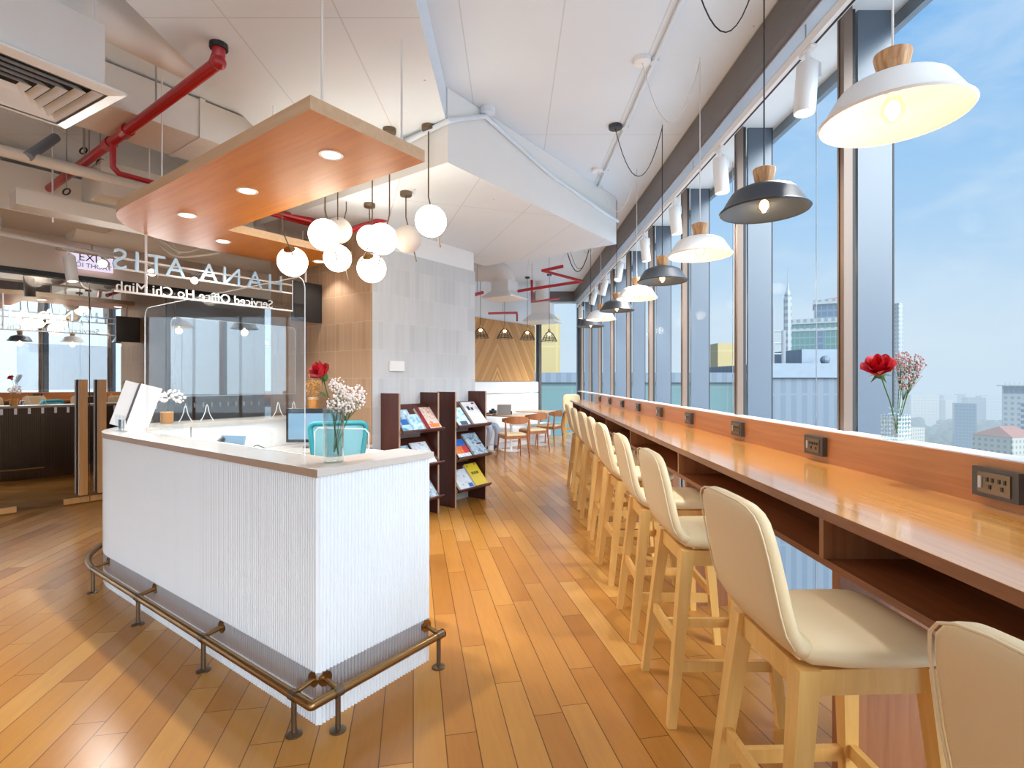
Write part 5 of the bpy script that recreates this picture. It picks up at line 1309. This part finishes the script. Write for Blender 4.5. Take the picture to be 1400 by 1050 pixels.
# neighbouring louvred block (its roof is just above eye level)
def pxd(px, d): return (px-CX)/F*d
x0, x1 = pxd(690,46), pxd(1032,46)
nb = building('neighbour_block', 'grey louvred neighbouring block outside the far windows, its roof at eye level', (x0+x1)/2, 46+12, x1-x0, 24, 1.48+8.5*46/F, M['teal_bldg'])
MB().box((-(x1-x0)/2-0.3,-12.4,94.0-0.6), ((x1-x0)/2+0.3,12.3,94.0+0.25), Matrix.Translation((0,0,-0.1))).build('parapet', M['louvre_bldg'], nb)
x0, x1 = pxd(1046,44), pxd(1176,44)
nb2 = building('neighbour_block', 'grey louvred rooftop block left of the vase, in front of the teal tower', (x0+x1)/2, 44+9, x1-x0, 18, 1.48+23*44/F, M['louvre_bldg'])
b = MB(); w2 = (x1-x0)/2
b.box((-w2-0.2,-9.3,94.9-1.2), (w2+0.2,-8.8,94.9)); b.build('parapet', M['spandrel'], nb2)
MB().box((w2*0.05,-7,94.5), (w2*0.9,3,96.2)).build('roof_plant', M['spandrel'], nb2)
b = MB(); b.tube([(-w2*0.78,-8.6,94.7),(-w2*0.78,-8.6,99.6)], 0.09, 6); b.tube([(-w2*0.56,-8.6,94.7),(-w2*0.56,-8.6,97.7)], 0.16, 6)
for z in (95.7,96.6,97.6): b.tube([(-w2*0.78,-8.6,z),(-w2*0.56,-8.6,z)], 0.06, 5)
b.build('antenna_mast', M['steel'], nb2)
MB().ball((w2*0.35,-8.4,95.2), 0.38, 12, 8, sz=1.0).build('satellite_dish', M['louvre_bldg'], nb2)
building('ochre_tower', 'small ochre tower rising above the grey block between the mullions', pxd(991,80), 80, 3.3, 3.0, 1.48+50*80/F, M['yellow_bldg'])
building('ochre_tower', 'pale ochre tower outside the end windows beside the oak panel', pxd(746,70), 70, 3.6, 3.0, 1.48+85*70/F, M['yellow_bldg'])
# teal office tower with spire
D = 260; tx0, tx1 = pxd(1089,D), pxd(1190,D)
tt = building('office_tower', 'teal glass office tower with white bands and a pointed corner spire', (tx0+tx1)/2+7, D+10, tx1-tx0+4, 30, 1.48+84*D/F, M['teal_tower'], -0.5)
H_ = 1.48+84*D/F-GZ; w3 = (tx1-tx0+4)/2
def zz(py): return 1.48+(HY-py)*D/F-GZ
b = MB(); b.box((-w3-0.3,-15.4,zz(452)), (w3,15,zz(448))); b.box((-w3-0.3,-15.6,zz(442)), (w3,15,zz(435))); b.build('white_band', M['pale_conc'], tt)
MB().box((-w3*0.42,-15.3,zz(520)), (-w3*0.26,-15,zz(448))).build('dark_slot', M['blue_bldg'], tt)
MB().box((-w3+11,-12,zz(436)), (w3,12,zz(415))).build('penthouse', M['blue_bldg'], tt)
MB().box((-w3+10.4,-13,zz(415)), (w3,13,zz(409))).build('penthouse_crown', M['pale_conc'], tt)
MB().add([(-w3+12,-11,zz(409)),(w3,-11,zz(409)),(w3,11,zz(409)),(-w3+12,11,zz(409)),(w3-2,-4,zz(397)),(w3-2,4,zz(397))], [(0,1,4),(1,2,5,4),(2,3,5),(3,0,4,5)]).build('roof', M['red_roof'], tt)
MB().tube([(-w3-1.0,-14.6,0),(-w3-1.0,-14.6,zz(404))], 1.9, 8).build('corner_shaft', M['pale_conc'], tt)
MB().lathe([(1.4,zz(404)),(1.7,zz(400)),(0.7,zz(394)),(0.25,zz(384)),(0.1,zz(362))], (-w3-1.0,-14.6,0), 8).build('spire', M['pale_conc'], tt)
building('slender_tower', 'very slender pale tower just right of the outside fin behind the vase', pxd(1226.5,420), 420, 3.4, 8, 1.48+105*420/F, M['pale_conc'])
# right-hand city view
D = 330; bx0, bx1 = pxd(1371,D), pxd(1408,D)
tw = building('city_tower', 'pale tower with a flat winged roof at the right edge of the window view', (bx0+bx1)/2+6, D+6, (bx1-bx0)*0.8, 18, 1.48-8*D/F, M['pale_conc'], -0.74)
wq = (bx1-bx0)*0.4; Hq = 1.48-8*D/F-GZ
MB().box((-wq-2.6,-11,Hq), (wq+2.6,11,Hq+0.7)).build('roof_wing', M['pale_conc'], tw); MB().box((-wq*0.9,-8.9,Hq+0.1-4.6), (wq*0.95,9.2,Hq-0.6), Matrix.Translation((0,-0.3,0))).build('top_glazing', M['blue_bldg'], tw)
b = MB()
for i in range(6): b.tube([(-wq*0.8+i*wq*0.32,-6,Hq+0.7),(-wq*0.8+i*wq*0.32,-6,Hq+2.6)], 0.12, 5)
b.build('roof_antenna', M['steel'], tw)
b = MB()
for i in range(7): b.box((wq*0.25,-9.1,Hq-12.5-i*3.6), (wq*0.85,-8.9,Hq-10.5-i*3.6))
b.build('window_strip', M['blue_bldg'], tw)
D = 520; building('city_block', 'blue glass block in the middle of the right-hand city view', pxd(1335,D), D+14, 17, 16, 1.48-32*D/F, M['blue_bldg'], -0.6)
D = 300; q = building('city_house', 'cream building with terracotta roof at the lower right corner of the window', pxd(1402,D), D+12, 24, 20, 1.48-78*D/F, M['cream_bldg'], 0.3)
hq = 1.48-78*D/F-GZ; MB().add([(-12.5,-10.5,hq),(12.5,-10.5,hq),(12.5,10.5,hq),(-12.5,10.5,hq),(-6,0,hq+5.5),(6,0,hq+5.5)], [(0,1,5,4),(1,2,5),(2,3,4,5),(3,0,4),(0,3,2,1)]).build('roof', M['red_roof'], q)
taken = [(pxd(1335,520),534,26),(pxd(1402,300),312,22),(pxd(1390,330),340,22)]
rnd = random.Random(4)
for i in range(120):
    D = rnd.uniform(560,1000); px = rnd.choice([rnd.uniform(1245,1332),rnd.uniform(1225,1375)]); x = pxd(px,D); r = rnd.uniform(11,20)
    b = MB()
    for k in range(7): b.ball((rnd.uniform(-r,r)*0.7,rnd.uniform(-r,r)*0.7,rnd.uniform(3,r*0.9)), r*rnd.uniform(0.4,0.65), 9, 6)
    b.tube([(0,0,0),(0,0,5)], 1.0, 6)
    if any((x-a)**2+(D-b_)**2 < (r*0.9+c_*0.75)**2 for a,b_,c_ in taken): continue
    taken.append((x,D,r*0.9))
    o = b.build('city_tree', M['tree'], None, (x,D,GZ), 0, smooth=True); tag(o, 'hazy dark tree clump in the park far below the window', 'tree', 'distant park trees')

rnd = random.Random(12)
pool = ['cream_bldg','pale_conc','pale_conc','cream_bldg','blue_bldg','cream_bldg']
for i in range(420):
    D = rnd.uniform(470,1900); px = rnd.uniform(1226,1420); w = rnd.uniform(16,46)*(1+D/3000)
    top = rnd.uniform(556,600) if D < 900 else rnd.uniform(538,560)
    if D < 700: top = rnd.uniform(580,612)
    z1 = 1.48-(top-HY)*D/F
    z1 = max(z1, GZ+8)
    rr_ = w*0.62+11; cx_ = pxd(px,D)
    if any((cx_-a)**2+(D-b_)**2 < (rr_+c_)**2 for a,b_,c_ in taken): continue
    taken.append((cx_,D,rr_))
    building('city_building', 'pale hazy low-rise building in the distant city seen over the window sill', pxd(px,D), D, w, rnd.uniform(15,30), z1, M[rnd.choice(pool)], rnd.uniform(-0.4,0.4), group='distant city buildings')
# airlight: hazy air over the city
hz = MB().box((-1500,70,GZ-0.5), (3500,4500,46)).build('city_haze', None) if False else None
me = MB().box((-1500,66,GZ-0.5), (3500,4600,40))
mh = bpy.data.materials.new('city_haze_air'); mh.use_nodes = True; t = NT(mh)
for n_ in list(t.n): t.n.remove(n_)
oo = t.new('ShaderNodeOutputMaterial'); ab = t.new('ShaderNodeVolumeAbsorption'); em = t.new('ShaderNodeEmission'); ad = t.new('ShaderNodeAddShader')
SIG = 0.0010
ab.inputs['Color'].default_value = (0,0,0,1); ab.inputs['Density'].default_value = SIG
HZ = lin((206,222,238)); em.inputs['Color'].default_value = HZ; em.inputs['Strength'].default_value = SIG*0.71
t.link(ab.outputs[0], ad.inputs[0]); t.link(em.outputs[0], ad.inputs[1]); t.link(ad.outputs[0], oo.inputs['Volume'])
haze = me.build('city_haze', mh); tag(haze, 'pale haze lying over the distant city', 'haze', kind='stuff')

# ================================================================== SKY AND LIGHT
W = bpy.data.worlds.new('sky'); bpy.context.scene.world = W; W.use_nodes = True
class _W: pass
wt_ = NT(W); bg = wt_.n['Background']
g = wt_.new('ShaderNodeTexCoord'); sp = wt_.new('ShaderNodeSeparateXYZ'); wt_.link(g.outputs['Generated'], sp.inputs[0])
grad = wt_.ramp(wt_.math('MULTIPLY', sp.outputs[2], 1.0), [(0.0, lin((214,226,238))), (0.10, lin((198,219,240))), (0.26, lin((168,204,240))), (0.52, lin((128,182,236)))])
mp = wt_.new('ShaderNodeMapping'); mp.inputs['Scale'].default_value = (2.2,2.2,5.5); wt_.link(g.outputs['Generated'], mp.inputs['Vector'])
cl = wt_.noise(mp.outputs[0], 1.9, 7, 0.58, 0.5)
clf = wt_.math('MULTIPLY', wt_.math('SMOOTH_MIN', wt_.math('MAXIMUM', wt_.math('MULTIPLY', wt_.math('SUBTRACT', cl, 0.42), 3.2), 0.0), 1.0, 0.2), 0.55)
sky = wt_.mix(clf, grad, lin((226,236,246)))
dt = wt_.new('ShaderNodeVectorMath', operation='DOT_PRODUCT'); wt_.link(g.outputs['Generated'], dt.inputs[0])
dt.inputs[1].default_value = Vector((0.50,-0.80,0.52)).normalized()
gw_ = wt_.math('MULTIPLY', wt_.math('POWER', wt_.math('MAXIMUM', dt.outputs['Value'], 0.0), 2.5), 3.5)     # unseen glow around the sun, added to brighten reflections and the room
gl_ = wt_.new('ShaderNodeVectorMath', operation='SCALE'); gl_.inputs[0].default_value = (0.74,0.84,0.98); wt_.link(gw_, gl_.inputs['Scale'])
sk2 = wt_.new('ShaderNodeVectorMath', operation='ADD'); wt_.link(sky, sk2.inputs[0]); wt_.link(gl_.outputs[0], sk2.inputs[1]); sky = sk2.outputs[0]
wt_.link(sky, bg.inputs['Color']); bg.inputs['Strength'].default_value = 0.70

def lamp(kind, name, loc, energy, color=(1,0.86,0.7), parent=None, size=0.05, rot=None, spot=60, blend=0.4):
    l = bpy.data.lights.new(name, kind); l.energy = energy; l.color = color
    if kind in ('POINT','SPOT'): l.shadow_soft_size = size
    if kind == 'SPOT': l.spot_size = math.radians(spot); l.spot_blend = blend
    o = bpy.data.objects.new(name, l); C.objects.link(o); o.location = loc
    if parent is not None: o.parent = parent
    if rot is not None: o.rotation_euler = rot
    return o
def aim(o, tgt):
    d = (Vector(tgt)-Vector(o.location)); o.rotation_euler = d.to_track_quat('-Z','Y').to_euler(); return o
# daylight: broad soft sun through thin cloud on the window side
sun = lamp('SUN', 'daylight', (30,-10,30), 2.8, (0.95,0.975,1.0)); sun.data.angle = math.radians(38)
sun.rotation_euler = (Vector((-0.50,0.80,-0.52))).to_track_quat('-Z','Y').to_euler()
for y0, y1, nm in ((-4.3,YF,'window_portal'),):
    l = bpy.data.lights.new(nm, 'AREA'); l.shape = 'RECTANGLE'; l.size = y1-y0; l.size_y = 3.4; l.cycles.is_portal = True
    o = bpy.data.objects.new(nm, l); C.objects.link(o); o.location = (XG+0.28,(y0+y1)/2,1.75); o.rotation_euler = (Vector((-1,0,0))).to_track_quat('-Z','Y').to_euler()
    o.rotation_euler = (PI/2, 0, PI/2)
WARM = (1,0.88,0.74); NEU = (1,0.98,0.96)
for x, y in dl:
    p = uv(y, x, 2.74); lamp('SPOT', 'downlight_beam', p, (75 if y < 2.97 else 16), NEU, size=0.04, spot=115, blend=0.5)
for i, (r, T) in enumerate(spot_lights):
    p = Vector(r.location)-Vector((0,0,0.42))
    if i < 8:
        y = p.y; lamp_ = lamp('SPOT', 'track_beam', p, 60, NEU, size=0.06, spot=100, blend=0.6); aim(lamp_, (1.25 if i%2 else 0.35,y-0.2,1.0 if i%2 else 0))
    elif i > 8:
        lamp_ = lamp('SPOT', 'track_beam', Vector(r.location)+Vector((0.16,-0.16,-0.16)), 48, NEU, size=0.2, spot=80, blend=0.6); aim(lamp_, (-1.2,0.9,0.3))
for i, y in enumerate(pys):
    x = [1.245,1.275,1.287,1.30,1.305,1.285,1.25,1.25][i]; lamp('POINT', 'bulb_light', (x,y,ZP-0.06), (2.4 if i % 2 else 0.7), (1,0.80,0.56), size=0.05)
for t_ in (-3.0,-0.3,2.0):
    p = gw(t_,2.9,-1.7); lamp('POINT', 'lobby_light', p, 32, WARM, size=0.12)
l = bpy.data.lights.new('window_portal', 'AREA'); l.shape = 'RECTANGLE'; l.size = 8.6; l.size_y = 3.4; l.cycles.is_portal = True
o = bpy.data.objects.new('window_portal', l); C.objects.link(o); o.location = (-2.6,-4.62,1.75); o.rotation_euler = (Vector((0,1,0))).to_track_quat('-Z','Z').to_euler()
s = bpy.context.scene
s.view_settings.view_transform = 'Standard'; s.view_settings.look = 'None'; s.view_settings.gamma = 1; s.view_settings.use_curve_mapping = False
s.view_settings.exposure = 0.64
cy = s.cycles; cy.max_bounces = 9; cy.diffuse_bounces = 5; cy.glossy_bounces = 4; cy.transmission_bounces = 6; cy.transparent_max_bounces = 24; cy.volume_bounces = 0
cy.caustics_reflective = False; cy.caustics_refractive = False; cy.sample_clamp_indirect = 6; cy.use_denoising = True
